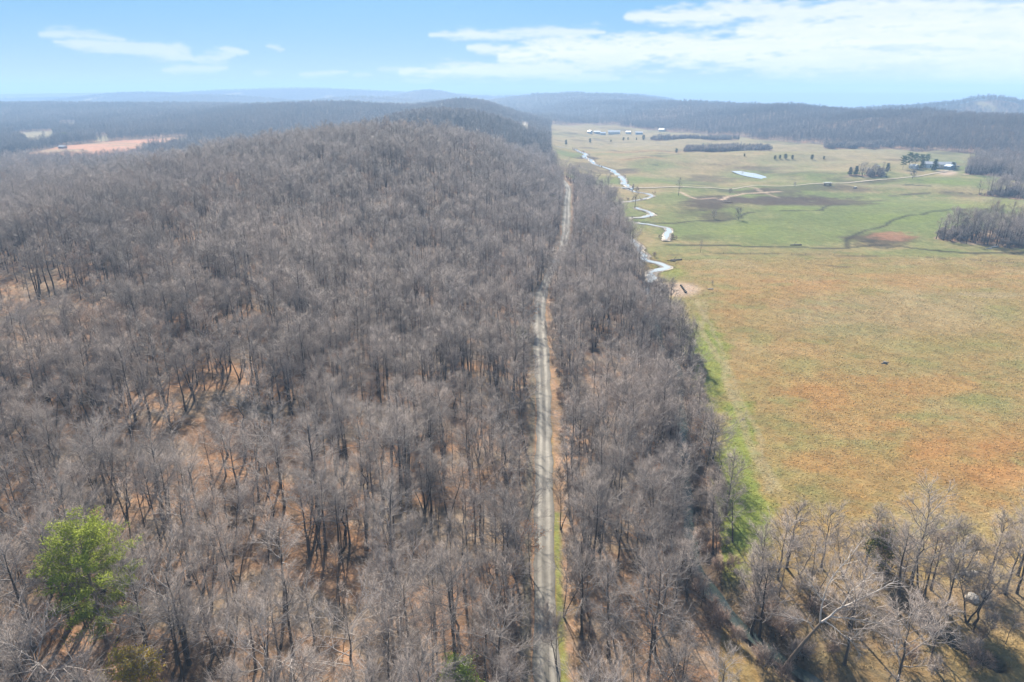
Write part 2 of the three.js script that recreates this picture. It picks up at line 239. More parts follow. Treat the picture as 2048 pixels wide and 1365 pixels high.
function tileTexture(size, f, srgb = false) {                         // f(u, v) -> [r, g, b] in 0..1, wraps round
  const data = new Uint8Array(size * size * 4);
  for (let y = 0, k = 0; y < size; y++) for (let x = 0; x < size; x++, k += 4) { const c = f(x, y); data[k] = clamp(c[0]) * 255; data[k + 1] = clamp(c[1]) * 255; data[k + 2] = clamp(c[2]) * 255; data[k + 3] = 255; }
  const t = new THREE.DataTexture(data, size, size); t.wrapS = t.wrapT = THREE.RepeatWrapping; t.magFilter = THREE.LinearFilter; t.minFilter = THREE.LinearFilter; if (srgb) t.colorSpace = THREE.SRGBColorSpace; t.needsUpdate = true;
  return t;
}
function wrapNoise(x, y, cell, size, seed) {
  const n = size / cell, gx = x / cell, gy = y / cell, ix = Math.floor(gx), iy = Math.floor(gy), fx = gx - ix, fy = gy - iy, u = fx * fx * (3 - 2 * fx), v = fy * fy * (3 - 2 * fy), H = (a, b) => hash((a % n) + seed * 101, (b % n) + seed * 57);
  return lerp(lerp(H(ix, iy), H(ix + 1, iy), u), lerp(H(ix, iy + 1), H(ix + 1, iy + 1), u), v);
}
function turfMaterial() {
  const S = 512, f = (x, y) => 0.3 * wrapNoise(x, y, 32, S, 1) + 0.3 * wrapNoise(x, y, 8, S, 2) + 0.25 * wrapNoise(x, y, 4, S, 3) + 0.15 * wrapNoise(x, y, 2, S, 4);
  const map = tileTexture(S, (x, y) => { const v = 0.5 + 0.9 * (f(x, y) - 0.05), w = wrapNoise(x, y, 16, S, 7) - 0.5; return [v * (0.95 + 0.14 * w), v * 0.95, v * (0.95 - 0.16 * w)]; });
  map.repeat.set(1 / 41, 1 / 41);
  const bump = tileTexture(S, (x, y) => { const v = f(x, y); return [v, v, v]; }); bump.repeat.set(1 / 41, 1 / 41);
  return new THREE.MeshPhysicalMaterial({ name: 'turf_and_soil', specularIntensity: 0.08, vertexColors: true, color: new THREE.Color().setRGB(0.82, 0.82, 0.82), map, bumpMap: bump, bumpScale: 0.22, roughness: 1 });
}

// ---------------------------------------------------------------- sheets that follow the ground: road, lane, water
function ribbon(line, half, lift, across = 6, color = null) {
  const n = line.length, pos = [], uv = [], col = [], idx = [], c = [0, 0, 0];
  let run = 0;
  for (let i = 0; i < n; i++) {
    const [ax, ad] = line[Math.max(0, i - 1)], [bx, bd] = line[Math.min(n - 1, i + 1)], L = Math.hypot(bx - ax, bd - ad), nx = (bd - ad) / L, nd = -(bx - ax) / L;
    if (i) run += Math.hypot(line[i][0] - line[i - 1][0], line[i][1] - line[i - 1][1]);
    const w = typeof half === 'function' ? half(i / (n - 1), run) : half;
    for (let j = 0; j <= across; j++) {
      const s = j / across * 2 - 1, x = line[i][0] + nx * w * s, d = line[i][1] + nd * w * s;
      pos.push(x, typeof lift === 'function' ? lift(x, d, s) : ground(x, d) + lift, -d); uv.push(s * w, run);
      if (color) { color(s, run, x, d, c); col.push(...c); }
    }
  }
  for (let i = 0; i < n - 1; i++) for (let j = 0; j < across; j++) { const a = i * (across + 1) + j, b = a + across + 1; idx.push(a, a + 1, b, a + 1, b + 1, b); }
  const g = new THREE.BufferGeometry();
  g.setAttribute('position', new THREE.Float32BufferAttribute(pos, 3)); g.setAttribute('uv', new THREE.Float32BufferAttribute(uv, 2)); if (color) g.setAttribute('color', new THREE.Float32BufferAttribute(col, 3)); g.setIndex(idx); g.computeVertexNormals();
  return g;
}
function structure(name, geometry, material, label) { const m = new THREE.Mesh(geometry, material); m.name = name; m.userData = { kind: 'structure' }; if (label) m.userData.label = label; m.receiveShadow = m.castShadow = true; scene.add(m); return m; }
const gravelMap = tileTexture(256, (x, y) => { const v = 0.62 + 0.38 * (0.35 * wrapNoise(x, y, 16, 256, 11) + 0.3 * wrapNoise(x, y, 4, 256, 12) + 0.35 * wrapNoise(x, y, 2, 256, 13)); return [v, v, v]; });
gravelMap.repeat.set(1 / 9, 1 / 9);
const gravel = new THREE.MeshPhysicalMaterial({ name: 'gravel', specularIntensity: 0.3, vertexColors: true, color: new THREE.Color().setRGB(0.84, 0.82, 0.78), map: gravelMap, bumpMap: gravelMap, bumpScale: 0.05, roughness: 0.95 });
{
  const line = []; for (let d = 45; d <= 800; d += d < 250 ? 1.5 : 3) line.push([roadX(d), d]);
  structure('gravel_road', ribbon(line, (t, run) => 2.3 + 0.7 * (noise(run * 0.16, 2) - 0.5) + 0.3 * (noise(run * 0.6, 5) - 0.5) + 0.7 * smooth(120, 230, run) - 0.9 * smooth(260, 320, run) + 1.0 * smooth(400, 470, run), (x, d, s) => ground(x, d) + 0.06 + d * 0.0003 + 0.08 * (1 - s * s), 12, (s, run, x, d, c) => {
    const rut = Math.exp(-(((Math.abs(s) - 0.42) / 0.17) ** 2)), n = fbm(x * 0.7, d * 0.12, 3), v = 0.2 + 0.17 * rut + 0.16 * (n - 0.5) - 0.05 * smooth(0.75, 1, Math.abs(s) + 0.3 * (n - 0.5));
    const damp = smooth(0.5, 0.65, fbm(x * 0.2 + 4, d * 0.06, 3)) * 0.12; c[0] = v * 1.04 * (1 - damp); c[1] = v * 0.97 * (1 - damp); c[2] = v * 0.86 * (1 - damp);
  }), gravel, 'pale two-rut gravel road running straight through the bare wood');
  const far = []; for (let d = 1240; d <= 1990; d += 10) far.push([0.0183 * d, d]);
  structure('gravel_road_001', ribbon(far, 2.6, 0.9, 4, (s, run, x, d, c) => { c[0] = 0.44; c[1] = 0.39; c[2] = 0.31; }), gravel, 'distant stretch of pale road in the gap between two wooded hills');
  structure('farm_lane', ribbon(curve(PP([1190, 373, 1225, 375, 1256, 376, 1300, 376, 1400, 376, 1500, 373, 1600, 371, 1700, 366, 1780, 359, 1850, 351, 1885, 345, 1905, 342]), 5), 1.9, (x, d) => ground(x, d) + 0.5, 4, (s, run, x, d, c) => { const v = 0.38 + 0.08 * noise(run * 0.2, s); c[0] = v * 1.05; c[1] = v * 0.9; c[2] = v * 0.7; }), gravel, 'pale farm lane crossing the valley pasture to the farmstead');
}
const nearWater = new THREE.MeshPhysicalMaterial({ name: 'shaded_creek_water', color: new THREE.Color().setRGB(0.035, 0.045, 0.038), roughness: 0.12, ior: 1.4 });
const water = new THREE.MeshPhysicalMaterial({ name: 'creek_water', color: new THREE.Color().setRGB(0.36, 0.375, 0.36), roughness: 0.04, ior: 1.5, specularIntensity: 1 });  // pale base colour stands in for bright sky reflection on the far water
{
  const S = 256, b = tileTexture(S, (x, y) => { const v = 0.5 * wrapNoise(x, y, 16, S, 21) + 0.5 * wrapNoise(x, y, 8, S, 22); return [v, v, v]; });
  b.repeat.set(1 / 14, 1 / 14); water.bumpMap = b; water.bumpScale = 0.01; nearWater.bumpMap = b; nearWater.bumpScale = 0.03;
}
const mud = new THREE.MeshStandardMaterial({ name: 'creek_mud', vertexColors: true, roughness: 0.9 }), numberedBank = (i) => i > 1 ? 'creek_bank_' + String(i - 1).padStart(3, '0') : 'creek_bank';
const creekLabels = ['shallow dark creek between the roadside wood and the dry field', 'bright bend of the creek above the sandy patch', 'bright loop of the creek in the green pasture, nearest the ditch', 'bright hooked loop of the creek below the dark bare ground', 'thin bright loop of the creek just below the lane', 'bright braided creek running up the valley above the lane'];
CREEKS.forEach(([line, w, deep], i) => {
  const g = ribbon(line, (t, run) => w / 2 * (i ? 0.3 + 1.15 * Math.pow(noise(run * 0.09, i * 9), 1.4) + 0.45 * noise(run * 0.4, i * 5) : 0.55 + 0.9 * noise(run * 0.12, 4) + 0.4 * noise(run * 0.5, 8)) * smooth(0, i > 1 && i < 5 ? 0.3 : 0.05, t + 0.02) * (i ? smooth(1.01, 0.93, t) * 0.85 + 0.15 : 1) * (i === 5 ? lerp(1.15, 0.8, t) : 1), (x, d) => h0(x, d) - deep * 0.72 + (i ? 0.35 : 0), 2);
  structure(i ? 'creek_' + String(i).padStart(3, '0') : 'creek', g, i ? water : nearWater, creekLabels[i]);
  if (i) structure(numberedBank(i), ribbon(line, (t, run) => w / 2 + 0.9 + 2.4 * noise(run * 0.13, i * 3 + 40) * noise(run * 0.5, i + 60), (x, d) => h0(x, d) - deep * 0.72 + 0.22, 4, (s, run, x, d, c) => { const v = 0.6 + 0.8 * noise(run * 0.6, s * 3); c[0] = 0.12 * v; c[1] = 0.09 * v; c[2] = 0.06 * v; if (noise(run * 0.08, s + 9) > 0.66) { c[0] = 0.34 * v; c[1] = 0.28 * v; c[2] = 0.21 * v; } }), mud, 'muddy gravel margin along a stretch of the creek');
});
{
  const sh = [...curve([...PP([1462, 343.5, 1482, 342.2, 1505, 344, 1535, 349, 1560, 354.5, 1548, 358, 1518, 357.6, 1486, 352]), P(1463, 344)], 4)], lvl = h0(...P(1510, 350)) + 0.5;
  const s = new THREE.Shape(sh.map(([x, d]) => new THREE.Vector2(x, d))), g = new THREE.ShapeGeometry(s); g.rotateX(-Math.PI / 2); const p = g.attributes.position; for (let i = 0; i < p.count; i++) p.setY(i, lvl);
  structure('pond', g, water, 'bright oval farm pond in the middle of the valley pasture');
}
// ---------------------------------------------------------------- trees
class Shape3 {                                                          // collects tapered limbs, twigs and leaves of one mesh
  constructor() { this.p = []; this.n = []; this.i = []; this.c = []; }
  limb(points, radii, sides, tint) {
    const base = this.p.length / 3, t = new THREE.Vector3(), u = new THREE.Vector3(), v = new THREE.Vector3(), ref = new THREE.Vector3(0.31, 0.2, 0.93);
    for (let k = 0; k < points.length; k++) {
      t.copy(points[Math.min(k + 1, points.length - 1)]).sub(points[Math.max(0, k - 1)]).normalize();
      u.crossVectors(t, ref).normalize(); v.crossVectors(t, u);
      for (let s = 0; s < sides; s++) {
        const a = s / sides * 2 * Math.PI, ca = Math.cos(a), sa = Math.sin(a), x = u.x * ca + v.x * sa, y = u.y * ca + v.y * sa, z = u.z * ca + v.z * sa, q = points[k], r = radii[k];
        this.p.push(q.x + x * r, q.y + y * r, q.z + z * r); this.n.push(x, y, z); this.c.push(...tint);
      }
    }
    for (let k = 0; k < points.length - 1; k++) for (let s = 0; s < sides; s++) { const a = base + k * sides + s, b = base + k * sides + (s + 1) % sides; this.i.push(a, b, a + sides, b, b + sides, a + sides); }
  }
  spike(x, y, z, dx, dy, dz, r, tint) {                                  // a twig: three sides drawn to a point
    const L = Math.hypot(dx, dy, dz), base = this.p.length / 3; let ux = dz, uz = -dx, l = Math.hypot(ux, uz); if (l < 1e-4) { ux = 1; uz = 0; l = 1; } ux /= l; uz /= l;
    const tx = dx / L, ty = dy / L, tz = dz / L, vx = ty * uz, vy = tz * ux - tx * uz, vz = -ty * ux;
    for (let s = 0; s < 3; s++) { const a = s * 2.0944 + 0.5, ca = Math.cos(a), sa = Math.sin(a), nx = ux * ca + vx * sa, ny = vy * sa, nz = uz * ca + vz * sa; this.p.push(x + nx * r, y + ny * r, z + nz * r); this.n.push(nx, ny, nz); this.c.push(...tint); }
    this.p.push(x + dx, y + dy, z + dz); this.n.push(tx, ty, tz); this.c.push(...tint);
    this.i.push(base, base + 1, base + 3, base + 1, base + 2, base + 3, base + 2, base, base + 3);
  }
  leaf(x, y, z, s, tint) {                                               // a folded leaf or needle tuft: two triangles
    const base = this.p.length / 3, a = new THREE.Vector3(rnd() - 0.5, rnd() - 0.5, rnd() - 0.5).normalize(), b = new THREE.Vector3(rnd() - 0.5, rnd() - 0.5, rnd() - 0.5).cross(a).normalize(), n = new THREE.Vector3().crossVectors(a, b);
    for (const [f, g, h] of [[-1, 0, 0], [0, 0.45, 0.15], [1, 0, 0], [0, -0.45, 0.15]]) { this.p.push(x + s * (a.x * f + b.x * g + n.x * h), y + s * (a.y * f + b.y * g + n.y * h), z + s * (a.z * f + b.z * g + n.z * h)); this.n.push(n.x, n.y, n.z); this.c.push(...tint); }
    this.i.push(base, base + 2, base + 1, base, base + 3, base + 2);
  }
  geometry() {
    const g = new THREE.BufferGeometry();
    g.setAttribute('position', new THREE.Float32BufferAttribute(this.p, 3)); g.setAttribute('normal', new THREE.Float32BufferAttribute(this.n, 3)); g.setAttribute('color', new THREE.Float32BufferAttribute(this.c, 3)); g.setIndex(this.i);
    return g;
  }
}
const V = (x, y, z) => new THREE.Vector3(x, y, z);
function turned(dir, angle, az) {                                        // a direction that leaves dir by angle, round it by az
  const u = V(0.4, 0.13, 0.91).cross(dir).normalize(), w = V().crossVectors(dir, u);
  return dir.clone().multiplyScalar(Math.cos(angle)).addScaledVector(u, Math.sin(angle) * Math.cos(az)).addScaledVector(w, Math.sin(angle) * Math.sin(az)).normalize();
}
const BARK = [0.06, 0.051, 0.045], TWIG = [0.182, 0.154, 0.136], LIT_LIMB = [0.29, 0.26, 0.235];  // limbs set paler than trunks: sunlit bark is put into their colour
function makeTree(o) {
  seeded(o.seed * 7919 + 13);
  const trunk = new Shape3(), crown = new Shape3(), H = o.h, bark = o.bark ?? BARK, twigC = o.twig ?? TWIG, fat = o.fat ?? 1, pale = o.pale ?? null;
  const twigAt = (p, dir, L) => {
    const d = turned(dir, rr(0.25, 1.15), rr(0, 6.28)); d.y += o.rise ?? 0.16; d.normalize();
    crown.spike(p.x, p.y, p.z, d.x * L, d.y * L, d.z * L, 0.017 * fat * rr(0.7, 1.3), twigC);
    for (let k = 0; k < (o.forks ?? 1); k++) { const f = rr(0.2, 0.7), e = turned(d, rr(0.4, 0.8), rr(0, 6.28)), M = L * rr(0.4, 0.7); crown.spike(p.x + d.x * L * f, p.y + d.y * L * f, p.z + d.z * L * f, e.x * M, e.y * M, e.z * M, 0.012 * fat * rr(0.7, 1.3), twigC); }
    if (o.leaves && rnd() < o.leaves) for (let k = 0; k < (o.leafN ?? 3); k++) crown.leaf(p.x + d.x * L * rnd(), p.y + d.y * L * rnd(), p.z + d.z * L * rnd(), rr(0.1, 0.2) * (o.leafS ?? 1), o.leafC);
  };
  const dress = (lp, dirs, lr, L) => {
    const LN = lp.length - 1, subs = o.subs ?? 7;
    (pale ? crown : trunk).limb(lp, lr, o.low ? 3 : pale ? 6 : 4, pale ?? (o.low ? bark : [lerp(bark[0], LIT_LIMB[0], 0.55), lerp(bark[1], LIT_LIMB[1], 0.55), lerp(bark[2], LIT_LIMB[2], 0.55)]));
    for (let s = 0; s < subs; s++) {
      const q = lerp(0.2, 1, (s + rnd() * 0.7) / subs) * LN, i = Math.min(Math.floor(q), LN - 1), p = lp[i].clone().lerp(lp[i + 1], q - i), sd = turned(dirs[i + 1], rr(0.45, 0.95), rr(0, 6.28)); sd.y += 0.18; sd.normalize();
      const SL = L * rr(0.26, 0.46) * (1.15 - 0.4 * q / LN) + 0.4, m = p.clone().addScaledVector(sd, SL * 0.5), e2 = turned(sd, rr(0.1, 0.4), rr(0, 6.28)), e = m.clone().addScaledVector(e2, SL * 0.5);
      if (!o.low) crown.limb([p, m, e], [0.035 * fat * (pale ? 2 : 1.2), 0.024 * fat * (pale ? 1.6 : 1.2), 0.012 * fat], 3, pale ?? o.limbC ?? LIT_LIMB);
      else crown.spike(p.x, p.y, p.z, e.x - p.x, e.y - p.y, e.z - p.z, 0.035 * fat, twigC);
      const tw = o.twigs ?? 8;
      for (let w = 0; w < tw; w++) { const g = rr(0.1, 1), tp = g < 0.5 ? p.clone().lerp(m, g * 2) : m.clone().lerp(e, g * 2 - 1); twigAt(tp, g < 0.5 ? sd : e2, rr(0.7, 1.5) * (o.twigL ?? 1)); }
    }
    for (let w = 0; w < 4; w++) twigAt(lp[LN].clone().lerp(lp[LN - 1], rnd() * 0.5), dirs[LN], rr(0.8, 1.6) * (o.twigL ?? 1));
  };
  if (o.skeleton) {                                                      // a tree whose main limbs are laid out one by one
    const line = (a, n) => new THREE.CatmullRomCurve3(a.map((q) => V(...q))).getPoints(n);
    const tp = line(o.skeleton.trunk, 8); trunk.limb(tp, tp.map((_, k) => lerp(o.r * 1.2, o.r * 0.62, k / 8)), 8, bark);
    for (const [pts, r] of o.skeleton.limbs) { const lp = line(pts, 8).map((q, k) => q.add(V(rr(-0.15, 0.15), rr(-0.15, 0.15), rr(-0.15, 0.15)).multiplyScalar(k ? 1 : 0))), ds = lp.map((q, k) => lp[Math.min(k + 1, 8)].clone().sub(lp[Math.max(0, k - 1)]).normalize()); let L = 0; for (let k = 1; k <= 8; k++) L += lp[k].distanceTo(lp[k - 1]); dress(lp, ds, lp.map((_, k) => r * (1 - 0.85 * k / 8)), Math.min(9, L * 0.7)); }
    return { trunk: trunk.geometry(), crown: crown.geometry(), h: H };
  }
  const stems = o.stems ?? 1;
  for (let st = 0; st < stems; st++) {
    const stemH = H * (stems > 1 ? rr(0.8, 1) : 1), lean = o.lean ?? V(rr(-0.05, 0.05), 0, rr(-0.05, 0.05)), out = stems > 1 ? V(Math.cos(st * 6.28 / stems + 1), 0, Math.sin(st * 6.28 / stems + 1)).multiplyScalar(0.16) : V(0, 0, 0);
    const pts = [], rad = [], N = o.low ? 4 : 7, r0 = (o.r ?? H * 0.0125) * (stems > 1 ? 0.7 : 1), top = 0.84 * stemH;
    for (let k = 0; k <= N; k++) { const t = k / N; pts.push(V(lean.x * t * H + out.x * t * H + (k ? rr(-0.12, 0.12) * (o.wob ?? 1) : 0), t * top - (k ? 0 : 0.6), lean.z * t * H + out.z * t * H + (k ? rr(-0.12, 0.12) * (o.wob ?? 1) : 0))); rad.push(r0 * (1.12 - 0.95 * t) * (k ? 1 : 1.35)); }
    trunk.limb(pts, rad, o.low ? 3 : 6, bark);
    const onTrunk = (t) => { const q = clamp(t) * N, i = Math.min(Math.floor(q), N - 1); return pts[i].clone().lerp(pts[i + 1], q - i); };
    const limbs = Math.round((o.limbs ?? 13) / Math.sqrt(stems)), phase = rr(0, 6.28);
    for (let l = 0; l < limbs; l++) {
      const f = (l + 0.5) / limbs, t = lerp(o.bole ?? 0.45, 1, Math.pow(f, 0.85)), p0 = onTrunk(t), az = phase + l * 2.4 + rr(-0.4, 0.4);
      const shape = o.form === 'cone' ? 1.05 - 0.85 * f : Math.sqrt(Math.max(0.12, 1 - Math.pow((f - 0.42) / 0.75, 2)));
      const L = o.cr * shape * rr(0.75, 1.15) * (o.form === 'vase' ? 1.25 : 1), el = lerp(o.elLow ?? 0.45, o.elHigh ?? 1.2, f) + rr(-0.15, 0.15);
      let dir = V(Math.cos(az) * Math.cos(el), Math.sin(el), Math.sin(az) * Math.cos(el));
      const LN = o.low ? 2 : 4, lp = [p0.clone()], lr = [], R = Math.max(0.03, lerp(r0 * 0.5, r0 * 0.22, f)) * fat ** 0.4, dirs = [dir.clone()];
      for (let k = 1; k <= LN; k++) { dir = turned(dir, rr(0.05, 0.3), rr(0, 6.28)); dir.y += o.lift ?? 0.1; dir.normalize(); lp.push(lp[k - 1].clone().addScaledVector(dir, L / LN)); dirs.push(dir.clone()); }
      for (let k = 0; k <= LN; k++) lr.push(R * (1 - 0.82 * k / LN));
      dress(lp, dirs, lr, L);
    }
  }
  return { trunk: trunk.geometry(), crown: crown.geometry(), h: H };
}
function needles(o) {                                                    // an evergreen: pine with layered boughs, or a dense cedar
  seeded(o.seed * 31337 + 5);
  const trunk = new Shape3(), crown = new Shape3(), H = o.h, dark = o.dark ?? [0.028, 0.05, 0.018], lite = o.lite ?? [0.1, 0.16, 0.025];
  trunk.limb([V(0, -0.5, 0), V(0.1, H * 0.35, 0), V(-0.05, H * 0.7, 0.1), V(0, H * 0.97, 0)], [H * 0.016, H * 0.012, H * 0.008, 0.03], 6, [0.16, 0.12, 0.09]);
  const boughs = o.boughs ?? 44;
  for (let b = 0; b < boughs; b++) {
    const f = (b + rnd()) / boughs, y = H * lerp(o.bole ?? 0.3, 0.99, f), az = b * 2.4 + rr(-0.5, 0.5), prof = o.form === 'cedar' ? Math.pow(1 - f, 0.75) * 0.9 + 0.1 : Math.sqrt(Math.max(0.1, 1 - Math.pow((f - 0.45) / 0.62, 2))), L = o.cr * prof * rr(0.7, 1.15), el = lerp(-0.1, 0.8, f);
    const dir = V(Math.cos(az) * Math.cos(el), Math.sin(el), Math.sin(az) * Math.cos(el)), a = V(0, y, 0), m = a.clone().addScaledVector(dir, L * 0.55), e = a.clone().addScaledVector(dir, L).add(V(0, L * 0.12, 0));
    trunk.limb([a, m, e], [0.06, 0.04, 0.015], 3, [0.17, 0.13, 0.1]);
    const n = Math.round((o.tufts ?? 46) * (0.4 + prof));
    for (let k = 0; k < n; k++) {
      const g = Math.sqrt(rr(0.05, 1)), c = a.clone().lerp(e, g), s = o.spread ?? 0.75; c.x += rr(-s, s) * (0.5 + g); c.y += rr(-s, s) * 0.55; c.z += rr(-s, s) * (0.5 + g);
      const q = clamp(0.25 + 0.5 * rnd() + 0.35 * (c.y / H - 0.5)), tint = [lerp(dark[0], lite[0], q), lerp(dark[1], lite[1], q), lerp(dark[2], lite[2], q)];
      for (let w = 0; w < 3; w++) { const d = V(rr(-1, 1), rr(-0.3, 1), rr(-1, 1)).normalize().multiplyScalar(rr(0.25, 0.5) * (o.size ?? 1)); crown.spike(c.x, c.y, c.z, d.x, d.y, d.z, 0.05 * (o.size ?? 1), tint); }
      if (!o.fine) crown.leaf(c.x, c.y, c.z, rr(0.16, 0.3) * (o.size ?? 1), tint);
    }
  }
  return { trunk: trunk.geometry(), crown: crown.geometry(), h: H };
}
const TONES = [['grey-brown', 1, 0.97, 0.95], ['pale grey', 1.28, 1.24, 1.22], ['dark', 0.72, 0.7, 0.7], ['brown', 1.12, 0.9, 0.76], ['silvery', 1.5, 1.47, 1.45]];
const woodMats = TONES.map(([n, r, g, b]) => new THREE.MeshPhysicalMaterial({ name: 'bark_' + n.replace(/\W/g, '_'), vertexColors: true, roughness: 0.6, specularIntensity: 0.35, color: new THREE.Color().setRGB(r, g, b) }));
const leafMat = new THREE.MeshPhysicalMaterial({ name: 'leaves', vertexColors: true, roughness: 0.9, transmission: 0.35, thickness: 0, side: THREE.DoubleSide });
const needleMat = new THREE.MeshPhysicalMaterial({ specularIntensity: 0.3, name: 'needles', vertexColors: true, roughness: 0.75, side: THREE.DoubleSide });
const CANOPY = [
  { shape: 'round-crowned', seed: 1, h: 19.5, cr: 6.6, bole: 0.42, limbs: 14 },
  { shape: 'straight-trunked', seed: 2, h: 22, cr: 4.4, bole: 0.52, limbs: 14, elLow: 0.35 },
  { shape: 'wide spreading', seed: 3, h: 18.5, cr: 7.8, bole: 0.38, limbs: 15, elLow: 0.12, elHigh: 0.9 },
  { shape: 'narrow upright', seed: 4, h: 20.5, cr: 3.6, bole: 0.4, limbs: 13, elLow: 0.5, elHigh: 1.2 },
  { shape: 'twin-stemmed', seed: 5, h: 19, cr: 4.6, bole: 0.5, limbs: 17, stems: 2 },
  { shape: 'crooked', seed: 6, h: 18, cr: 5.4, bole: 0.45, limbs: 10, wob: 4, elLow: 0.2 },
].map((o) => ({ ...o, ...makeTree({ twigs: 9, subs: 9, fat: 0.62, twigL: 1.1, lift: 0.05, rise: 0.06, elLow: 0.22, elHigh: 1.05, ...o, cr: o.cr * 0.98 }) }));
const UNDER = [
  { seed: 21, h: 11, cr: 2.0, bole: 0.45, limbs: 9, subs: 4, twigs: 5, r: 0.075 },
  { seed: 22, h: 15.5, cr: 1.7, bole: 0.6, limbs: 8, subs: 4, twigs: 5, r: 0.11 },
  { seed: 23, h: 7.5, cr: 2.3, bole: 0.25, limbs: 9, subs: 4, twigs: 6, r: 0.06 },
  { seed: 24, h: 18, cr: 1.6, bole: 0.68, limbs: 7, subs: 4, twigs: 5, r: 0.14 },
].map((o) => ({ ...o, ...makeTree({ fat: 1.0, ...o }) }));
const BEECH = [{ seed: 31, h: 9.5, cr: 2.6, bole: 0.22, limbs: 10, subs: 5, twigs: 5, r: 0.08, leaves: 0.75, leafC: [0.42, 0.24, 0.12] }].map((o) => ({ ...o, ...makeTree(o) }));
const FARTREE = [
  { seed: 41, h: 17, cr: 5.2, bole: 0.2, limbs: 11, subs: 5, twigs: 4, fat: 3.2, low: true, twigL: 1.6, forks: 0, r: 0.14, twig: [0.075, 0.066, 0.064], bark: [0.05, 0.044, 0.04] },
  { seed: 42, h: 19, cr: 4.6, bole: 0.25, limbs: 11, subs: 5, twigs: 4, fat: 3.2, low: true, twigL: 1.6, forks: 0, r: 0.14, twig: [0.075, 0.066, 0.064], bark: [0.05, 0.044, 0.04] },
  { seed: 43, h: 15, cr: 5.8, bole: 0.18, limbs: 11, subs: 5, twigs: 4, fat: 3.2, low: true, twigL: 1.6, forks: 0, r: 0.14, twig: [0.075, 0.066, 0.064], bark: [0.05, 0.044, 0.04] },
].map((o) => ({ ...o, ...makeTree(o) }));
const whole = (t) => mergeGeometries([t.trunk, t.crown]);

// what can be seen past the hills: steepest ground met so far in each column of the fan
const seen = new Float32Array((COLS + 1) * (ROWS + 1));
for (let j = 0; j <= COLS; j++) { let top = -9; for (let i = 0; i <= ROWS; i++) { const d = rowD(i), k = i * (COLS + 1) + j, x = (j / COLS * 2 - 1) * FAN * (d + OFF); seen[k] = top; if (d > 150) top = Math.max(top, (gridH[k] + (i % 4 ? 0 : 4) - EYE) / Math.hypot(d, x)); } }
function hidden(x, d, tall) {
  const s = Math.round(clamp(Math.log((d - 25 + OFF) / (D0 + OFF)) / LOGK * ROWS, 0, ROWS)), j = Math.round(clamp((x / (d + OFF) / FAN + 1) / 2 * COLS, 0, COLS));
  return (ground(x, d) + tall - EYE) / Math.hypot(x, d) < seen[s * (COLS + 1) + j] - 0.004;
}
const inView = (x, d, tall = 20) => { const c = Math.cos(PITCH), s = Math.sin(PITCH), y = ground(x, d) - EYE, f = d * c - y * s, u = (y + tall) * c + d * s; return f > 1 && Math.abs(x / f) < 0.8 && u / f > -0.53; };

const KEEP = [[215, 1296, 3.8], [285, 1395, 3.2], [918, 1395, 2.6], [1562, 1334, 7], [1058, 1150, 3]].map(([px, py, r]) => [...P(px, py), r]);
const GAPS = [[110, 640, 0.9, 26], [60, 560, 0.8, 24], [745, 860, 0.75, 12], [510, 690, 0.75, 14], [1300, 985, 0.6, 8], [930, 800, 0.7, 10], [830, 1120, 0.75, 8], [1400, 1290, 0.7, 8], [430, 860, 0.6, 11], [640, 1010, 0.6, 9], [960, 1000, 0.6, 9], [330, 760, 0.6, 12], [1240, 1230, 0.6, 8], [560, 1230, 0.65, 8]].map(([px, py, s, r]) => [...P(px, py), s, r]);
// every stem of the woods within a kilometre
seeded(4242);
const stems = [];
for (let d = 42, cell; d < 1000; d += cell) {
  cell = d < 300 ? 3.55 : d < 600 ? 4.15 : 5;
  const half = 0.86 * d + 45;
  for (let x = -half; x < half; x += cell) {
    const px = x + rr(-0.48, 0.48) * cell, pd = d + rr(-0.48, 0.48) * cell, pick = rnd(), kind = rnd(), tone = rnd(), rot = rnd() * 6.28, size = rnd(), tilt = [rr(-0.05, 0.05), rr(-0.05, 0.05)];
    const w = woods(px, pd);
    if (w <= 0 || w < pick * 1.15 || Math.abs(px) > half || hidden(px, pd, 24)) continue;
    if (KEEP.some(([x, d, r]) => pd < d + r * 0.6 && pd > d - 26 && Math.abs(px - x * pd / d) < r)) continue;
    let open = 0; for (const [x, d, s, r] of GAPS) open = Math.max(open, s * smooth(1.15, 0.55, Math.hypot((px - x) / r, (pd - d) / (r * 1.3))));
    if (hash(Math.floor(px * 31), Math.floor(pd * 37)) < open || (open > 0.3 && kind > 0.5 && size > 0.25)) continue;
    const gap = fbm(px * 0.028 + 3, pd * 0.028 + 8, 3), side = px - roadX(pd);
    if (gap < 0.42 && pick > lerp(0.75, 0.3, smooth(0.42, 0.3, gap))) continue;
    const edge = pd < 900 && (side > -9 && side < 11);
    const canopy = kind < (edge ? 0.42 : 0.5), v = canopy ? Math.floor(tone * 997) % CANOPY.length : kind > 0.985 ? -1 : Math.floor(tone * 997) % UNDER.length;
    if (creekDistance(px, pd)[0] < (pd < 128 ? 3 : 0.2)) continue;
    const patch = fbm(px * 0.02 + 30, pd * 0.02, 2), tn = size < 0.16 ? 4 : patch + (tone - 0.5) * 0.5 > 0.62 ? 1 : patch + (tone - 0.5) * 0.5 < 0.34 ? 2 : tone > 0.82 ? 3 : 0;
    stems.push({ x: px, d: pd, canopy, v, tn, rot, scale: (canopy ? 0.7 : 0.62) + (canopy ? 0.4 : 0.5) * size * size + 0.1 * rnd(), wide: rr(0.9, 1.35), tilt, order: Math.hypot(px, pd) });
  }
}
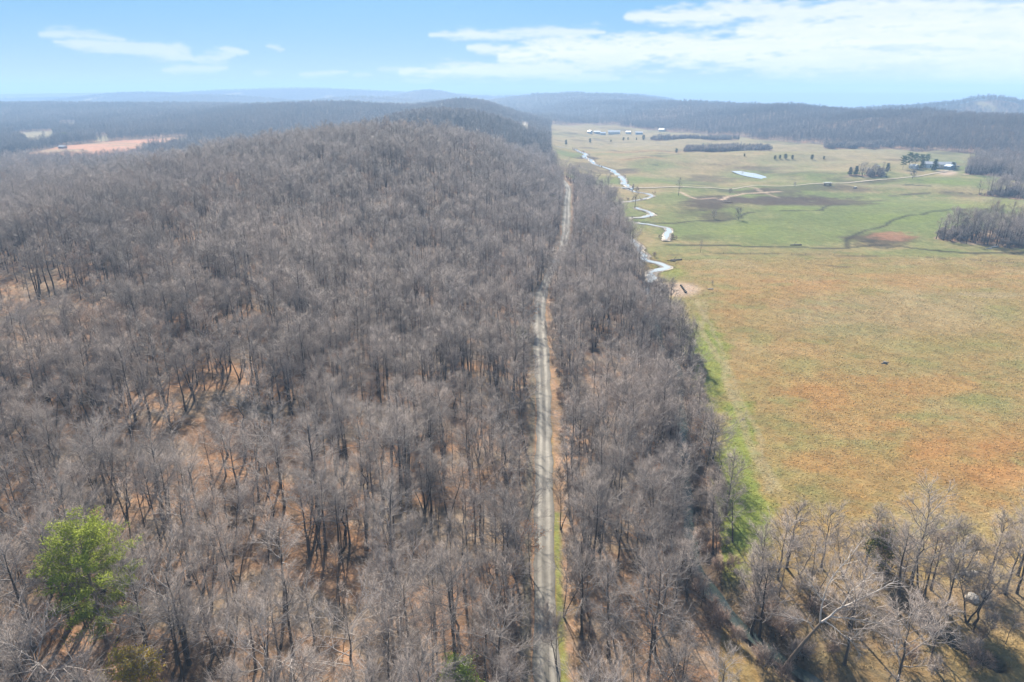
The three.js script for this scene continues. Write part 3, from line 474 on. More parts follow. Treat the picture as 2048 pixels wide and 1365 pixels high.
function woodPlace(m, s, y = null) { const q = new THREE.Quaternion().setFromEuler(new THREE.Euler(s.tilt[0], s.rot, s.tilt[1])); m.compose(V(s.x, y ?? ground(s.x, s.d), -s.d), q, V(s.scale * (s.wide ?? 1), s.scale, s.scale * (s.wide ?? 1))); return m; }
function numbered(name) { numbered.n ??= {}; const k = numbered.n[name] = (numbered.n[name] ?? -1) + 1; return k ? name + '_' + String(k).padStart(3, '0') : name; }
function part(name, geometry, material, parent) { const m = new THREE.Mesh(geometry, material); m.name = name; m.castShadow = m.receiveShadow = true; parent.add(m); return m; }
function thing(name, label, category, x, d, up = 0, turn = 0, group = null, y = null) { const g = new THREE.Group(); g.name = numbered(name); g.position.set(x, y ?? ground(x, d) + up, -d); g.rotation.y = turn; g.userData = { label, category }; if (group) g.userData.group = group; scene.add(g); return g; }
const usedLabels = new Set();
const cues = [];                                                        // [x, d, words]: landmarks that a tree can be told by
function tree(name, label, category, kind, x, d, { scale = 1, turn = 0, tilt = [0, 0], mat = woodMats[0], crownMat = null, group = null, wide = 1 } = {}) {
  const g = thing(name, label, category, x, d, 0, 0, group); g.rotation.set(tilt[0], turn, tilt[1]); g.scale.set(scale * wide, scale, scale * wide);
  part('trunk', kind.trunk, mat, g); part('crown', kind.crown, crownMat ?? mat, g);
  return g;
}
// the nearest 300 canopy trees stand as things of their own
const own = stems.filter((s) => s.canopy && inView(s.x, s.d)).sort((a, b) => a.order - b.order).slice(0, 300);
const photo = (x, y, d) => { const c = Math.cos(PITCH), s = Math.sin(PITCH), f = d * c - (y - EYE) * s; return [1024 + FOCAL * x / f, 682.5 - FOCAL * ((y - EYE) * c + d * s) / f]; };
const CUES = [[185, 1190, 'the green pine'], [285, 1370, 'the yellowish bush'], [918, 1380, 'the green bush'], [1565, 1300, 'the leaning sycamore'], [1060, 1110, 'the orange beech']];
const taken = {};
for (const s of own) {
  const t = CANOPY[s.v], [px, py] = photo(s.x, ground(s.x, s.d) + 12, s.d), side = s.x - roadX(s.d);
  let where, best = 240;
  for (const [cx, cy, w] of CUES) { const q = Math.hypot(px - cx, (py - cy) * 1.3); if (q < best) { best = q; where = (q < 90 ? 'beside ' : Math.abs(px - cx) > Math.abs(py - cy) ? (px < cx ? 'left of ' : 'right of ') : (py < cy ? 'behind ' : 'in front of ')) + w; } }
  if (side < 0 && side > -9) where = 'at the road\'s left edge'; else if (side > 0 && side < 12) where = 'at the road\'s right edge';
  if (!where) where = side > 0 ? (creekDistance(s.x, s.d)[0] < 8 ? 'on the wooded creek bank' : 'between road and creek') : px < 330 ? 'at the hillside\'s far left' : px < 680 ? 'in the hillside\'s middle' : 'on the hillside near the road';
  const deep = py > 1230 ? 'at the bottom' : py > 1080 ? 'low down' : py > 940 ? 'midway up' : 'higher up';
  s.px = px; s.label = `${TONES[s.tn][0]} ${t.shape} tree ${where}, ${deep}`;
  (taken[s.label] ??= []).push(s);
}
for (const list of Object.values(taken)) if (list.length > 1) list.sort((a, b) => a.px - b.px).forEach((s, k) => { s.label += k === 0 ? ', leftmost' : k === list.length - 1 ? ', rightmost' : `, ${['', 'second', 'third', 'fourth', 'fifth', 'sixth', 'seventh'][k] ?? 'next'} from left`; });
for (const s of own) {
  const t = CANOPY[s.v], label = s.label;
  s.tree = tree('bare_tree', label, 'tree', t, s.x, s.d, { scale: s.scale, wide: s.wide, turn: s.rot, tilt: s.tilt, mat: woodMats[s.tn], group: 'bare trees of the near wood' });
  s.own = true;
}
// the rest of the woods, which nobody could count
function wood(name, label, list, kinds, tintOf) {
  const g = new THREE.Group(); g.name = name; g.userData = { kind: 'stuff', label }; scene.add(g);
  kinds.forEach((k, v) => {
    const mine = list.filter((s) => s.v === v); if (!mine.length) return;
    const im = new THREE.InstancedMesh(whole(k), woodMats[0], mine.length), m = new THREE.Matrix4(), c = new THREE.Color();
    im.name = 'trees'; im.userData.kind = 'stuff'; im.castShadow = im.receiveShadow = true;
    mine.forEach((s, i) => { im.setMatrixAt(i, woodPlace(m, s)); const T = TONES[s.tn], f = 0.9 + 0.2 * hash(i, v); im.setColorAt(i, c.setRGB(T[1] * f, T[2] * f, T[3] * f)); });
    g.add(im);
  });
}
const rest = stems.filter((s) => !s.own);
wood('hillside_wood', 'dense leafless wood covering the long hill left of the road', rest.filter((s) => s.canopy && s.x < roadX(s.d)), CANOPY);
wood('roadside_wood', 'narrow leafless wood between the gravel road and the creek', rest.filter((s) => s.canopy && s.x >= roadX(s.d)), CANOPY);
wood('undergrowth', 'thin bare saplings and poles standing under the bigger trees', rest.filter((s) => !s.canopy && s.v >= 0), UNDER);
wood('beech_undergrowth', 'small beeches with dry orange leaves scattered through the wood', rest.filter((s) => s.v < 0).map((s) => ({ ...s, v: 0 })), BEECH);
// woods farther away
seeded(777);
const farStems = [];
for (let d = 820, cell; d < 6200; d += cell) {
  cell = d < 1400 ? 6.2 : d < 2200 ? 8 : d < 3400 ? 12 : 22;
  const half = 0.84 * d + 60;
  for (let x = -half; x < half; x += cell) {
    const px = x + rr(-0.5, 0.5) * cell, pd = d + rr(-0.5, 0.5) * cell, v = Math.floor(rnd() * 3), size = rnd(), tone = rnd(), rot = rnd() * 6.28;
    if (pd < 1000 && px < roadX(pd) + 60 || woods(px, pd) <= 0 || hidden(px, pd, 24)) continue;
    const patch = fbm(px * 0.006, pd * 0.005, 3) + (tone - 0.5) * 0.35, copse = COPSES.some((p) => inPoly(p, px, pd));
    farStems.push({ x: px, d: pd, v, tn: patch > 0.62 ? 1 : patch > 0.54 ? 3 : patch < 0.42 ? 2 : 0, rot, tilt: [0, 0], scale: (0.65 + 0.5 * size) * (copse ? 0.55 : 1), wide: Math.max(1, cell / 8.5) });
  }
}
console.log('stems', stems.length, 'far', farStems.length, 'own', own.length, own.length && own[own.length - 1].order);
wood('far_wood', 'hazy blue-grey leafless woods on the ridges and flats farther off', farStems, FARTREE);
// trees that stand out one by one
const [greyB, paleB, darkB, redB, silverB] = woodMats;
const EDGE = [
  { seed: 51, h: 15, cr: 3.6, bole: 0.22, limbs: 15, elLow: 0.5 }, { seed: 52, h: 14, cr: 3.9, bole: 0.3, limbs: 11, elLow: 0.55, form: 'vase' }, { seed: 53, h: 16, cr: 4.8, bole: 0.24, limbs: 14, elLow: 0.6, form: 'vase' }, { seed: 54, h: 14, cr: 3.6, bole: 0.3, limbs: 14, stems: 2 },
].map((o) => ({ ...o, ...makeTree({ twigs: 11, subs: 8, fat: 0.85, ...o, twig: [0.24, 0.2, 0.17] }) }));
const CLUMP = { ...makeTree({ seed: 61, h: 20, cr: 2.6, bole: 0.42, limbs: 30, stems: 5, subs: 5, twigs: 7, elLow: 0.7, r: 0.26 }) };
const SNAG = [{ seed: 71, h: 13, cr: 3.2, bole: 0.3, limbs: 10, subs: 4, twigs: 4, fat: 1.6 }, { seed: 72, h: 8, cr: 4.2, bole: 0.1, limbs: 12, subs: 4, twigs: 4, stems: 3, fat: 1.8, elLow: 0.5 }].map((o) => ({ ...o, ...makeTree(o) }));
const SYCAMORE = makeTree({ seed: 83, h: 24, r: 0.36, bark: [0.15, 0.115, 0.085], pale: [0.42, 0.38, 0.34], twig: [0.27, 0.23, 0.2], fat: 0.85, subs: 17, twigs: 12, twigL: 1.2, skeleton: { trunk: [[0, -0.6, 0], [1.6, 3.6, 0], [4.2, 8, -0.4], [6.6, 11.6, -0.8]], limbs: [
  [[[6.6, 11.6, -0.8], [9.5, 14.2, -1.2], [13.5, 15.8, -2], [18, 17.4, -3.2], [21.5, 18.6, -4]], 0.22], [[[6.4, 11.3, -0.8], [6.6, 15, -1.6], [7.6, 19, -2.5], [10, 22.5, -3.6], [13, 25.5, -4.6]], 0.18], [[[8, 12.9, -1], [11.5, 13.6, 0.6], [15.5, 13.8, 1.8], [19, 14.6, 2.2]], 0.14],
  [[[5.4, 9.8, -0.6], [3.6, 12.6, 0.6], [1.2, 14.2, 1.2], [-1.6, 15, 1.4]], 0.13], [[[10, 14.4, -1.3], [12.5, 17.6, -2.6], [16, 20.5, -3.6]], 0.13], [[[6.7, 15.6, -1.6], [4.6, 18.4, -2], [2.6, 21.4, -2.2]], 0.14], [[[7, 12, -0.8], [9, 11.6, 1.8], [11, 10.4, 3.6], [12, 8.6, 4.4]], 0.14]] } });
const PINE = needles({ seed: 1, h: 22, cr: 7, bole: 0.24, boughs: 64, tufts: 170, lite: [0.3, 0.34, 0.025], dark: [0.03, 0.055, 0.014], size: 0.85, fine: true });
const FARPINE = needles({ seed: 2, h: 14, cr: 4.2, bole: 0.38, boughs: 22, tufts: 20, size: 2.2 });
const CEDAR = needles({ seed: 3, h: 8, cr: 2.3, bole: 0.06, boughs: 34, tufts: 18, form: 'cedar', size: 1.6, lite: [0.06, 0.09, 0.02] });
const ROUNDCEDAR = needles({ seed: 4, h: 7, cr: 2.7, bole: 0.1, boughs: 40, tufts: 26, size: 1.1, lite: [0.13, 0.14, 0.02], dark: [0.03, 0.045, 0.012] });
const BUSH = { ...makeTree({ seed: 91, h: 6, cr: 3.4, bole: 0.1, limbs: 15, subs: 6, twigs: 7, stems: 2, leaves: 1, leafC: [0.5, 0.36, 0.035], leafN: 5, leafS: 1.3 }) };
const GREENBUSH = { ...makeTree({ seed: 92, h: 4.5, cr: 2.6, bole: 0.08, limbs: 14, subs: 6, twigs: 7, stems: 2, leaves: 1, leafC: [0.34, 0.44, 0.035], leafN: 5, leafS: 1.3 }) };
const OAK = { ...makeTree({ seed: 93, h: 12, cr: 3.6, bole: 0.3, limbs: 12, subs: 6, twigs: 5, leaves: 0.8, leafC: [0.48, 0.25, 0.12] }) };
const put = (name, label, category, kind, px, py, o = {}) => { const [x, d] = P(px, py); return tree(name, label, category, kind, x, d, o); };
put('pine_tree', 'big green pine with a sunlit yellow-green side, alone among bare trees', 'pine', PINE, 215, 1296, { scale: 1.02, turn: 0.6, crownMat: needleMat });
put('yellow_bush', 'yellow-green bush tinged orange, just coming into leaf', 'bush', BUSH, 285, 1395, { crownMat: leafMat, turn: 1, scale: 1.25 });
put('green_bush', 'low bright green bush among grey trunks left of the road', 'bush', GREENBUSH, 918, 1393, { crownMat: leafMat, scale: 1.3 });
put('small_pine', 'small dark green pine poking through the bare hill crest', 'pine', CEDAR, 200, 385, { crownMat: needleMat, scale: 1.3 });
put('young_cedar', 'mossy green young cedar at the left edge of the road', 'cedar', ROUNDCEDAR, 1042, 690, { crownMat: needleMat, scale: 0.95, turn: 2 });
put('young_cedar', 'hazy green cedar beside the far end of the gravel road', 'cedar', ROUNDCEDAR, 1106, 414, { crownMat: needleMat, scale: 1.3 });
for (const [px, py, s, where] of [[1058, 1150, 1, 'overhanging the road from its left edge'], [1308, 1010, 0.9, 'in the middle of the roadside strip'], [1268, 1035, 0.7, 'smaller one in the roadside strip'], [545, 700, 0.9, 'halfway up the hillside'], [180, 665, 0.8, 'beside a sunny gap at the far left'], [1030, 600, 0.9, 'by the bend of the road'], [745, 820, 0.7, 'in the open centre of the hillside wood'], [905, 800, 0.7, 'between the hillside wood and the road'], [1190, 880, 0.8, 'in the strip close by the road verge'], [985, 900, 0.6, 'behind the trunks nearest the road']])
  put('beech_tree', 'beech still holding dry orange leaves, ' + where, 'beech', OAK, px, py, { crownMat: leafMat, scale: s, turn: px, group: 'orange-leaved beeches in the wood' });
put('sycamore_tree', 'large leaning sycamore with bone-white branches over the creek', 'sycamore', SYCAMORE, 1562, 1334, { turn: 0, scale: 0.95 });
for (const [px, py, k, s, m, where] of [
  [1574, 1138, 0, 1.02, darkB, 'dense upright one by the green corner'], [1522, 1144, 1, 0.75, greyB, 'short forked one at the bright green corner'], [1643, 1136, 1, 0.95, greyB, 'vase-shaped one behind the white sycamore'], [1732, 1130, 0, 0.88, darkB, 'slim one just left of the dark cedar'], [1822, 1168, 2, 1.22, greyB, 'tallest one, broad and vase-shaped'],
  [1899, 1140, 1, 0.82, darkB, 'slender dark one beside the pale boulders'], [1925, 1156, 3, 0.85, darkB, 'twin-stemmed one right behind the pale boulders'], [1978, 1158, 0, 0.95, greyB, 'bushy one to the right of the boulders'], [2036, 1152, 2, 0.95, greyB, 'last one at the frame edge'], [1600, 1152, 3, 0.7, greyB, 'small twin-stemmed one before the upright dark one'], [1775, 1148, 3, 0.8, redB, 'reddish one in front of the dark cedar'], [1556, 1160, 2, 0.85, paleB, 'pale one behind the sycamore\'s trunk'], [1685, 1155, 3, 0.9, greyB, 'forked one right of the sycamore\'s top'], [1862, 1180, 0, 0.9, redB, 'brownish one right of the tallest'], [1800, 1190, 1, 0.75, silverB, 'silvery one in front of the tallest'], [2010, 1190, 2, 0.8, paleB, 'pale spreading one near the frame edge'],
]) put('field_edge_tree', 'bare tree at the foot of the field, ' + where, 'tree', EDGE[k], px, py, { scale: s * 1.12, wide: 1.25, mat: m, turn: px, group: 'bare trees along the foot of the field' });
put('cedar_tree', 'dark olive cedar in the tree row at the foot of the field', 'cedar', ROUNDCEDAR, 1758, 1136, { crownMat: needleMat, scale: 1.25 });
for (const [px, py, k, s, m, where] of [[1352, 668, 0, 0.72, darkB, 'just below the sandy patch'], [1384, 790, 5, 0.75, darkB, 'under the five-stemmed clump'], [1404, 890, 2, 0.68, greyB, 'where the green strip begins to widen'], [1436, 985, 5, 0.8, paleB, 'midway down the green strip'], [1466, 1085, 2, 0.72, greyB, 'beside the brightest grass']]) put('woodside_tree', 'big bare tree at the wood\'s edge, ' + where, 'tree', CANOPY[k], px, py, { scale: s, wide: 1.15, mat: m, turn: px, tilt: [0, -0.12], group: 'big trees at the edge of the wood' });
put('multi_stem_tree', 'tall clump of five slender stems on the creek bank, casting a long shadow', 'tree', CLUMP, 1368, 724, { scale: 1.08, mat: darkB, turn: 0.4 });
for (const [px, py, k, s, m, where, sx = 0] of [[1378, 838, 1, 0.85, greyB, 'leaning out over the green strip'], [1340, 640, 0, 1.05, darkB, 'behind the five-stemmed clump'], [1318, 622, 3, 0.95, darkB, 'below the sandy patch'], [1352, 668, 1, 0.8, darkB, 'just left of the five-stemmed clump'], [1425, 930, 1, 0.85, greyB, 'halfway down the green strip'], [1452, 1030, 0, 0.9, greyB, 'low on the green strip where it narrows'], [1505, 1255, 1, 1.15, darkB, 'with a dark trunk beside the near creek bend'], [1520, 1262, 0, 1.05, darkB, 'second dark trunk beside the near creek bend'], [1690, 1330, 2, 0.9, paleB, 'pale one standing over the nearest creek water'], [1790, 1390, 2, 0.95, paleB, 'pale spreading one below the dark hollow'], [1860, 1330, 1, 0.8, paleB, 'pale low one beside the long shadows'], [1935, 1245, 3, 0.9, darkB, 'dark one in front of the boulders'], [1890, 1225, 1, 0.85, silverB, 'silvery one reaching over the dark hollow']])
  put('creekside_tree', 'bare creekside tree ' + where, 'tree', EDGE[k], px, py, { scale: s * 1.25, wide: 1.25, mat: m, turn: px * 0.7, tilt: [0, sx], group: 'bare trees along the creek' });
for (const [px, py, k, s, where] of [[1270, 417, 0, 1.5, 'tall dark one between the two hooked creek loops'], [1357, 391, 0, 1.35, 'lone one at the fork of the dirt track'], [1401, 505, 0, 0.62, 'little one with a round shadow beside the ditch'], [1288, 538, 0, 0.95, 'leafy-looking one on the creek bend above the sandy patch'], [1288, 562, 0, 0.8, 'thin one at the water by the sandy patch'], [1477, 439, 1, 1.15, 'wide fan-shaped one on the ditch bank'], [1428, 437, 1, 0.8, 'low scrubby one on the brown bank'], [1215, 375, 0, 0.9, 'tall slim one left of the lane bridge'], [1425, 570, 1, 0.25, 'tiny shrub in the dry field near the sandy patch'], [1590, 374, 1, 0.6, 'low one by the lane, left of the wagon'], [1460, 389, 1, 0.7, 'scrubby one inside the dark bare ground'], [1958, 388, 0, 1.05, 'first of the thin row below the farmstead'], [1980, 389, 0, 1.15, 'second of the thin row below the farmstead'], [1998, 392, 0, 0.9, 'third of the thin row below the farmstead'], [1773, 356, 0, 1.0, 'slim one beside the lane, left of the farmstead'], [1825, 358, 1, 1.3, 'round pale one beside the lane in front of the farmhouse']])
  put('pasture_tree', 'bare pasture tree, ' + where, 'tree', SNAG[k], px, py, { scale: s, mat: px % 3 ? darkB : greyB, turn: px, group: 'lone bare trees in the valley pasture' });
for (const [px, py, k, s, where] of [[1132, 289, 0, 1.5, 'tall one beside the far creek'], [1180, 285, 1, 1.4, 'round one in the middle of the far pasture'], [1222, 284, 1, 0.8, 'low one left of the far pasture row'], [1247, 281, 1, 1.2, 'left one of the far pasture row'], [1256, 280, 1, 1.0, 'second one of the far pasture row'], [1273, 280, 0, 0.9, 'pointed one of the far pasture row'], [1287, 280, 1, 1.9, 'biggest round one of the far pasture row'], [1353, 306, 1, 1.3, 'squat one standing alone before the copse'], [1550, 319, 1, 1.0, 'left end of the dark clump behind the pond'], [1560, 318, 0, 1.0, 'second in the dark clump behind the pond'], [1571, 318, 0, 1.25, 'tallest in the dark clump behind the pond'], [1585, 319, 0, 1.1, 'a little apart from the dark clump behind the pond'], [1624, 319, 1, 1.2, 'squat one halfway between pond and farmstead'], [1648, 319, 1, 0.8, 'low one on the rise behind the pond'], [1489, 313, 1, 0.7, 'low lone one behind the pond'],
  [1700, 350, 0, 1.3, 'left one of the pair beside the lane copse'], [1712, 350, 0, 1.5, 'right one of the pair beside the lane copse'], [1775, 344, 0, 1.5, 'pointed one between lane copse and farmstead'], [1844, 338, 0, 1.7, 'pointed one in front of the white farmhouse'], [1869, 342, 0, 2.0, 'tallest pointed one right of the white farmhouse'], [1906, 338, 1, 1.3, 'round one behind the blue shed']])
  put('cedar_tree', 'dark cedar in the valley, ' + where, 'cedar', k || py > 310 && py < 325 ? ROUNDCEDAR : CEDAR, px, py, { crownMat: needleMat, scale: s * (py < 325 ? 0.72 : 0.85), turn: px, group: 'dark cedars of the valley' });
for (const [px, py, s, where] of [[1806, 339, 1.1, 'outermost'], [1818, 336, 1.25, 'tallest'], [1830, 334, 1.1, 'third'], [1842, 333, 1.0, 'fourth'], [1853, 331, 0.95, 'nearest the roof']]) put('farm_pine', `green pine shading the farmhouse, ${where} of the group counted from the lane`, 'pine', FARPINE, px, py, { crownMat: needleMat, scale: s, turn: px, group: 'pines by the farmhouse' });
put('ivy_tree', 'dark ivy-clad dead tree in the tan field far beyond the hill', 'tree', SNAG[0], 92, 292, { scale: 2.1, mat: darkB });
for (const [px, py, s, where] of [[60, 258, 2, 'left'], [85, 256, 2.2, 'middle'], [110, 268, 1.8, 'lower'], [130, 285, 2.4, 'rightmost, beside the barn roof']]) put('cedar_tree', `hazy cedar at the tan field beyond the hill, ${where} one`, 'cedar', ROUNDCEDAR, px, py, { crownMat: needleMat, scale: s });
for (const [px, py, s, where, m] of [[1040, 1195, 1.0, 'reaching across the road just above its lowest stretch', paleB], [1046, 1118, 0.95, 'whose crown hides the road below the middle', greyB], [1052, 900, 0.8, 'hanging over the shaded middle of the road', darkB], [1074, 560, 1.0, 'standing at the bend of the road', greyB], [1098, 520, 0.95, 'screening the far stretch of the road', darkB]]) put('roadside_tree', 'wide bare tree ' + where, 'tree', CANOPY[2], px, py, { scale: s, mat: m, turn: px, tilt: [0, -0.16], group: 'wide trees overhanging the road' });
for (const [px, py, tl, s, where] of [[1128, 1235, 0.2, 1.25, 'leaning out over the road from its right verge'], [1122, 1060, 0.16, 1.3, 'with dark limbs crossing the middle of the road'], [1112, 1330, 0.12, 1.0, 'at the lowest stretch of the right verge'], [1106, 700, 0.22, 1.0, 'bent over the road halfway up'], [1052, 600, -0.2, 1.0, 'slanting across the road below its bend']])
  put('roadside_tree', 'dark slender tree ' + where, 'tree', EDGE[px % 2 ? 1 : 3], px, py, { scale: s, mat: darkB, turn: px, tilt: [0, tl], wide: 0.75, group: 'slender trees leaning over the road' });
// leafless scrub of the creek bottom and the copses
const SCRUB = [{ seed: 95, h: 3.6, cr: 1.7, bole: 0.08, limbs: 10, subs: 4, twigs: 4, stems: 2, r: 0.06, fat: 1.3 }, { seed: 96, h: 2.6, cr: 1.6, bole: 0.05, limbs: 9, subs: 4, twigs: 4, stems: 3, r: 0.05, fat: 1.3 }].map((o) => ({ ...o, ...makeTree(o) }));
{
  seeded(555);
  const list = [], add = (x, d, s, tn) => list.push({ x, d, v: rnd() < 0.5 ? 0 : 1, tn, rot: rnd() * 6.28, tilt: [rr(-0.1, 0.1), rr(-0.1, 0.1)], scale: s });
  for (const p of COPSES) { const step = p.box[2] < 700 ? 2.6 : 4.2; for (let d = p.box[2]; d < p.box[3]; d += step) for (let x = p.box[0]; x < p.box[1]; x += step) { const a = x + rr(-1, 1) * step * 0.5, q = d + rr(-1, 1) * step * 0.5; if (inside(p, a, q) && fbm(a * 0.06, q * 0.06, 2) > 0.43 && !hidden(a, q, 8)) add(a, q, rr(0.5, 1.5) * (step > 3 ? 1.5 : 1), rnd() < 0.6 ? 2 : 0); } }
  for (let d = 70; d < 360; d += 1.7) for (let k = 0; k < 3; k++) { const i = CREEK_1.reduce((b, q, n) => Math.abs(q[1] - d) < Math.abs(CREEK_1[b][1] - d) ? n : b, 0), x = CREEK_1[i][0] + rr(-9, 9), q = d + rr(-1, 1); if (creekDistance(x, q)[0] > 0.7 && (q > 130 || k < 2)) add(x, q, rr(0.6, 1.3), rnd() < 0.3 ? 2 : rnd() < 0.5 ? 3 : 0); }
  for (const c of CREEKS.slice(1)) for (let i = 0; i < c[0].length; i++) for (const s of [-1, 1]) if (noise(i * 0.3, s * 5 + c[1]) > 0.6 && rnd() < 0.6) { const [x, d] = c[0][i], a = x + s * rr(3.5, 7), q = d + rr(-3, 3); if (creekDistance(a, q)[0] > 0.8) add(a, q, rr(0.35, 0.8), rnd() < 0.5 ? 2 : 3); }
  for (let k = 0; k < 130; k++) { const x = rr(46, 130), d = rr(72, 124); if (creekDistance(x, d)[0] > 0.7 && fbm(x * 0.08, d * 0.08, 2) > 0.42 && d < 121) add(x, d, rr(0.5, 1.3), [0, 3, 1, 3][k % 4]); }
  for (let d = 60; d < 700; d += 1.3) for (const s of [-1, 1]) { const x = roadX(d) + s * rr(5, 9); if (rnd() < 0.55) add(x, d, rr(0.4, 0.9), rnd() < 0.5 ? 2 : 3); }
  wood('creek_scrub', 'low leafless brush along the creek banks, road verges and copses', list, SCRUB);
}
// dead wood lying about under the trees
{
  seeded(808);
  const s = new Shape3(), list = []; for (let k = 0; k < 5; k++) { const a = rr(0, 6.28), L = rr(0.8, 2.6); s.spike(rr(-0.8, 0.8), rr(0.05, 0.3), rr(-0.8, 0.8), Math.cos(a) * L, rr(-0.1, 0.35), Math.sin(a) * L, rr(0.03, 0.09), [0.2, 0.17, 0.14]); }
  for (let d = 60, step; d < 330; d += step) { step = 2 + d * 0.006; for (let x = -0.86 * d - 20; x < 90; x += step) { const a = x + rr(-1, 1) * step, q = d + rr(-1, 1) * step; if (woods(a, q) > 0.1 && rnd() < 0.8) list.push([a, q]); } }
  const im = new THREE.InstancedMesh(s.geometry(), woodMats[0], list.length), m = new THREE.Matrix4(), q = new THREE.Quaternion(), up = V(0, 1, 0), c = new THREE.Color();
  list.forEach(([x, d], i) => { const k = rr(0.6, 1.7); m.compose(V(x, ground(x, d), -d), q.setFromAxisAngle(up, rnd() * 6.28), V(k, rr(0.5, 1.4), k)); im.setMatrixAt(i, m); const f = rr(0.25, 1.5); im.setColorAt(i, c.setRGB(f, f * 0.95, f * 0.9)); });
  im.name = 'deadfall'; im.userData = { kind: 'stuff', label: 'fallen twigs and branches strewn over the leaf litter' }; im.castShadow = im.receiveShadow = true; scene.add(im);
}
// dry grass standing in the near field
{
  seeded(31);
  const s = new Shape3(), list = [], c = [0, 0, 0];
  for (let k = 0; k < 7; k++) s.spike(rr(-0.14, 0.14), -0.05, rr(-0.2, 0.2), rr(-0.3, 0.3), rr(0.1, 0.24), rr(-0.3, 0.3), 0.05, [1, 1, 1]);
  for (let d = 96, step; d < 420; d += step) { step = 0.4 + d * 0.002; const lo = Math.max(46, table(STRIP_EDGE, d) - 4), hi = Math.min(0.84 * d + 20, 330); for (let x = lo; x < hi; x += step) { const a = x + rr(-0.5, 0.5) * step, q = d + rr(-0.5, 0.5) * step; if (rnd() < 0.25 + 0.75 * fbm(a * 0.15, q * 0.15, 2) && creekDistance(a, q)[0] > 0.6) list.push([a, q]); } }
  const im = new THREE.InstancedMesh(s.geometry(), new THREE.MeshPhysicalMaterial({ name: 'dry_blades', specularIntensity: 0.1, vertexColors: true, roughness: 0.9 }), list.length), m = new THREE.Matrix4(), col = new THREE.Color(), q = new THREE.Quaternion(), up = V(0, 1, 0);
  list.forEach(([x, d], i) => { soilAt(x, d, c); const f = rr(0.85, 1.35), k = rr(0.6, 1.35) * (1 + d * 0.0016); m.compose(V(x, ground(x, d), -d), q.setFromAxisAngle(up, rnd() * 6.28), V(k, k * rr(0.6, 1.3), k)); im.setMatrixAt(i, m); im.setColorAt(i, col.setRGB(c[0] * f, c[1] * f, c[2] * f)); });
  im.name = 'dry_grass'; im.userData = { kind: 'stuff', label: 'tufts of dry tan and rusty grass covering the near field' }; im.receiveShadow = true; scene.add(im);
  console.log('grass', list.length);
}


// ---------------------------------------------------------------- buildings and small things
const plain = (name, r, g, b, rough = 0.8, metal = 0) => new THREE.MeshStandardMaterial({ name, color: new THREE.Color().setRGB(r, g, b), roughness: rough, metalness: metal });
const M = { white: plain('white_boards', 0.6, 0.59, 0.56), grey: plain('grey_boards', 0.4, 0.4, 0.4), blue: plain('blue_steel', 0.2, 0.28, 0.38, 0.5), tan: plain('tan_boards', 0.5, 0.42, 0.32), roof: plain('grey_roof', 0.42, 0.41, 0.4, 0.5), tin: plain('pale_tin', 0.42, 0.42, 0.41, 0.35, 0.3), brown: plain('brown_roof', 0.3, 0.22, 0.18), pane: plain('window_pane', 0.03, 0.04, 0.05, 0.1), wood: plain('weathered_wood', 0.26, 0.2, 0.15), concrete: plain('concrete', 0.55, 0.53, 0.49), rubber: plain('black_rubber', 0.02, 0.02, 0.02, 0.6), stone: plain('pale_stone', 0.4, 0.36, 0.31, 0.9), post: plain('dark_post', 0.12, 0.1, 0.08), wire: plain('black_wire', 0.03, 0.03, 0.03, 0.6), steel: plain('dull_steel', 0.35, 0.36, 0.36, 0.4, 0.6) };
const boxG = (w, h, l, x = 0, y = 0, z = 0, r = 0.04) => new RoundedBoxGeometry(w, h, l, 2, Math.min(r, w / 3, h / 3, l / 3)).translate(x, y, z);
function gable(w, l, rise, over = 0.4, y = 0) { const s = new THREE.Shape([new THREE.Vector2(-w / 2 - over, 0), new THREE.Vector2(w / 2 + over, 0), new THREE.Vector2(w / 2 + over, 0.18), new THREE.Vector2(0, rise + 0.18), new THREE.Vector2(-w / 2 - over, 0.18)]); return new THREE.ExtrudeGeometry(s, { depth: l + over * 2, bevelEnabled: false }).translate(0, y, -l / 2 - over); }
function house(name, label, category, px, py, w, l, h, turn, wall, roof, group = null, rise = 0.28) {
  const [x, d] = P(px, py), t = thing(name, label, category, x, d, -0.2, turn, group);
  part('wall', boxG(w, h, l, 0, h / 2), wall, t); part('roof', gable(w, l, w * rise, 0.45, h), roof, t);
  const door = part('door', boxG(1.1, 2.1, 0.12, 0, 1.2, l / 2 + 0.03), M.brown, t); part('handle', boxG(0.06, 0.12, 0.1, 0.4, 1.2, l / 2 + 0.12), M.steel, door);
  for (const s of [-1, 1]) { const f = part('window', boxG(1.3, 1.3, 0.12, s * w * 0.3, h * 0.58, l / 2 + 0.03), M.white, t); part('pane', boxG(1.0, 1.0, 0.1, s * w * 0.3, h * 0.58, l / 2 + 0.08), M.pane, f); }
  for (let k = 0; k < Math.max(1, Math.floor(l / 5)); k++) { const z = -l / 2 + (k + 0.5) * l / Math.max(1, Math.floor(l / 5)); for (const s of [-1, 1]) { const f = part('window', boxG(0.12, 1.3, 1.4, s * (w / 2 + 0.03), h * 0.58, z), M.white, t); part('pane', boxG(0.1, 1.0, 1.1, s * (w / 2 + 0.08), h * 0.58, z), M.pane, f); } }
  return t;
}
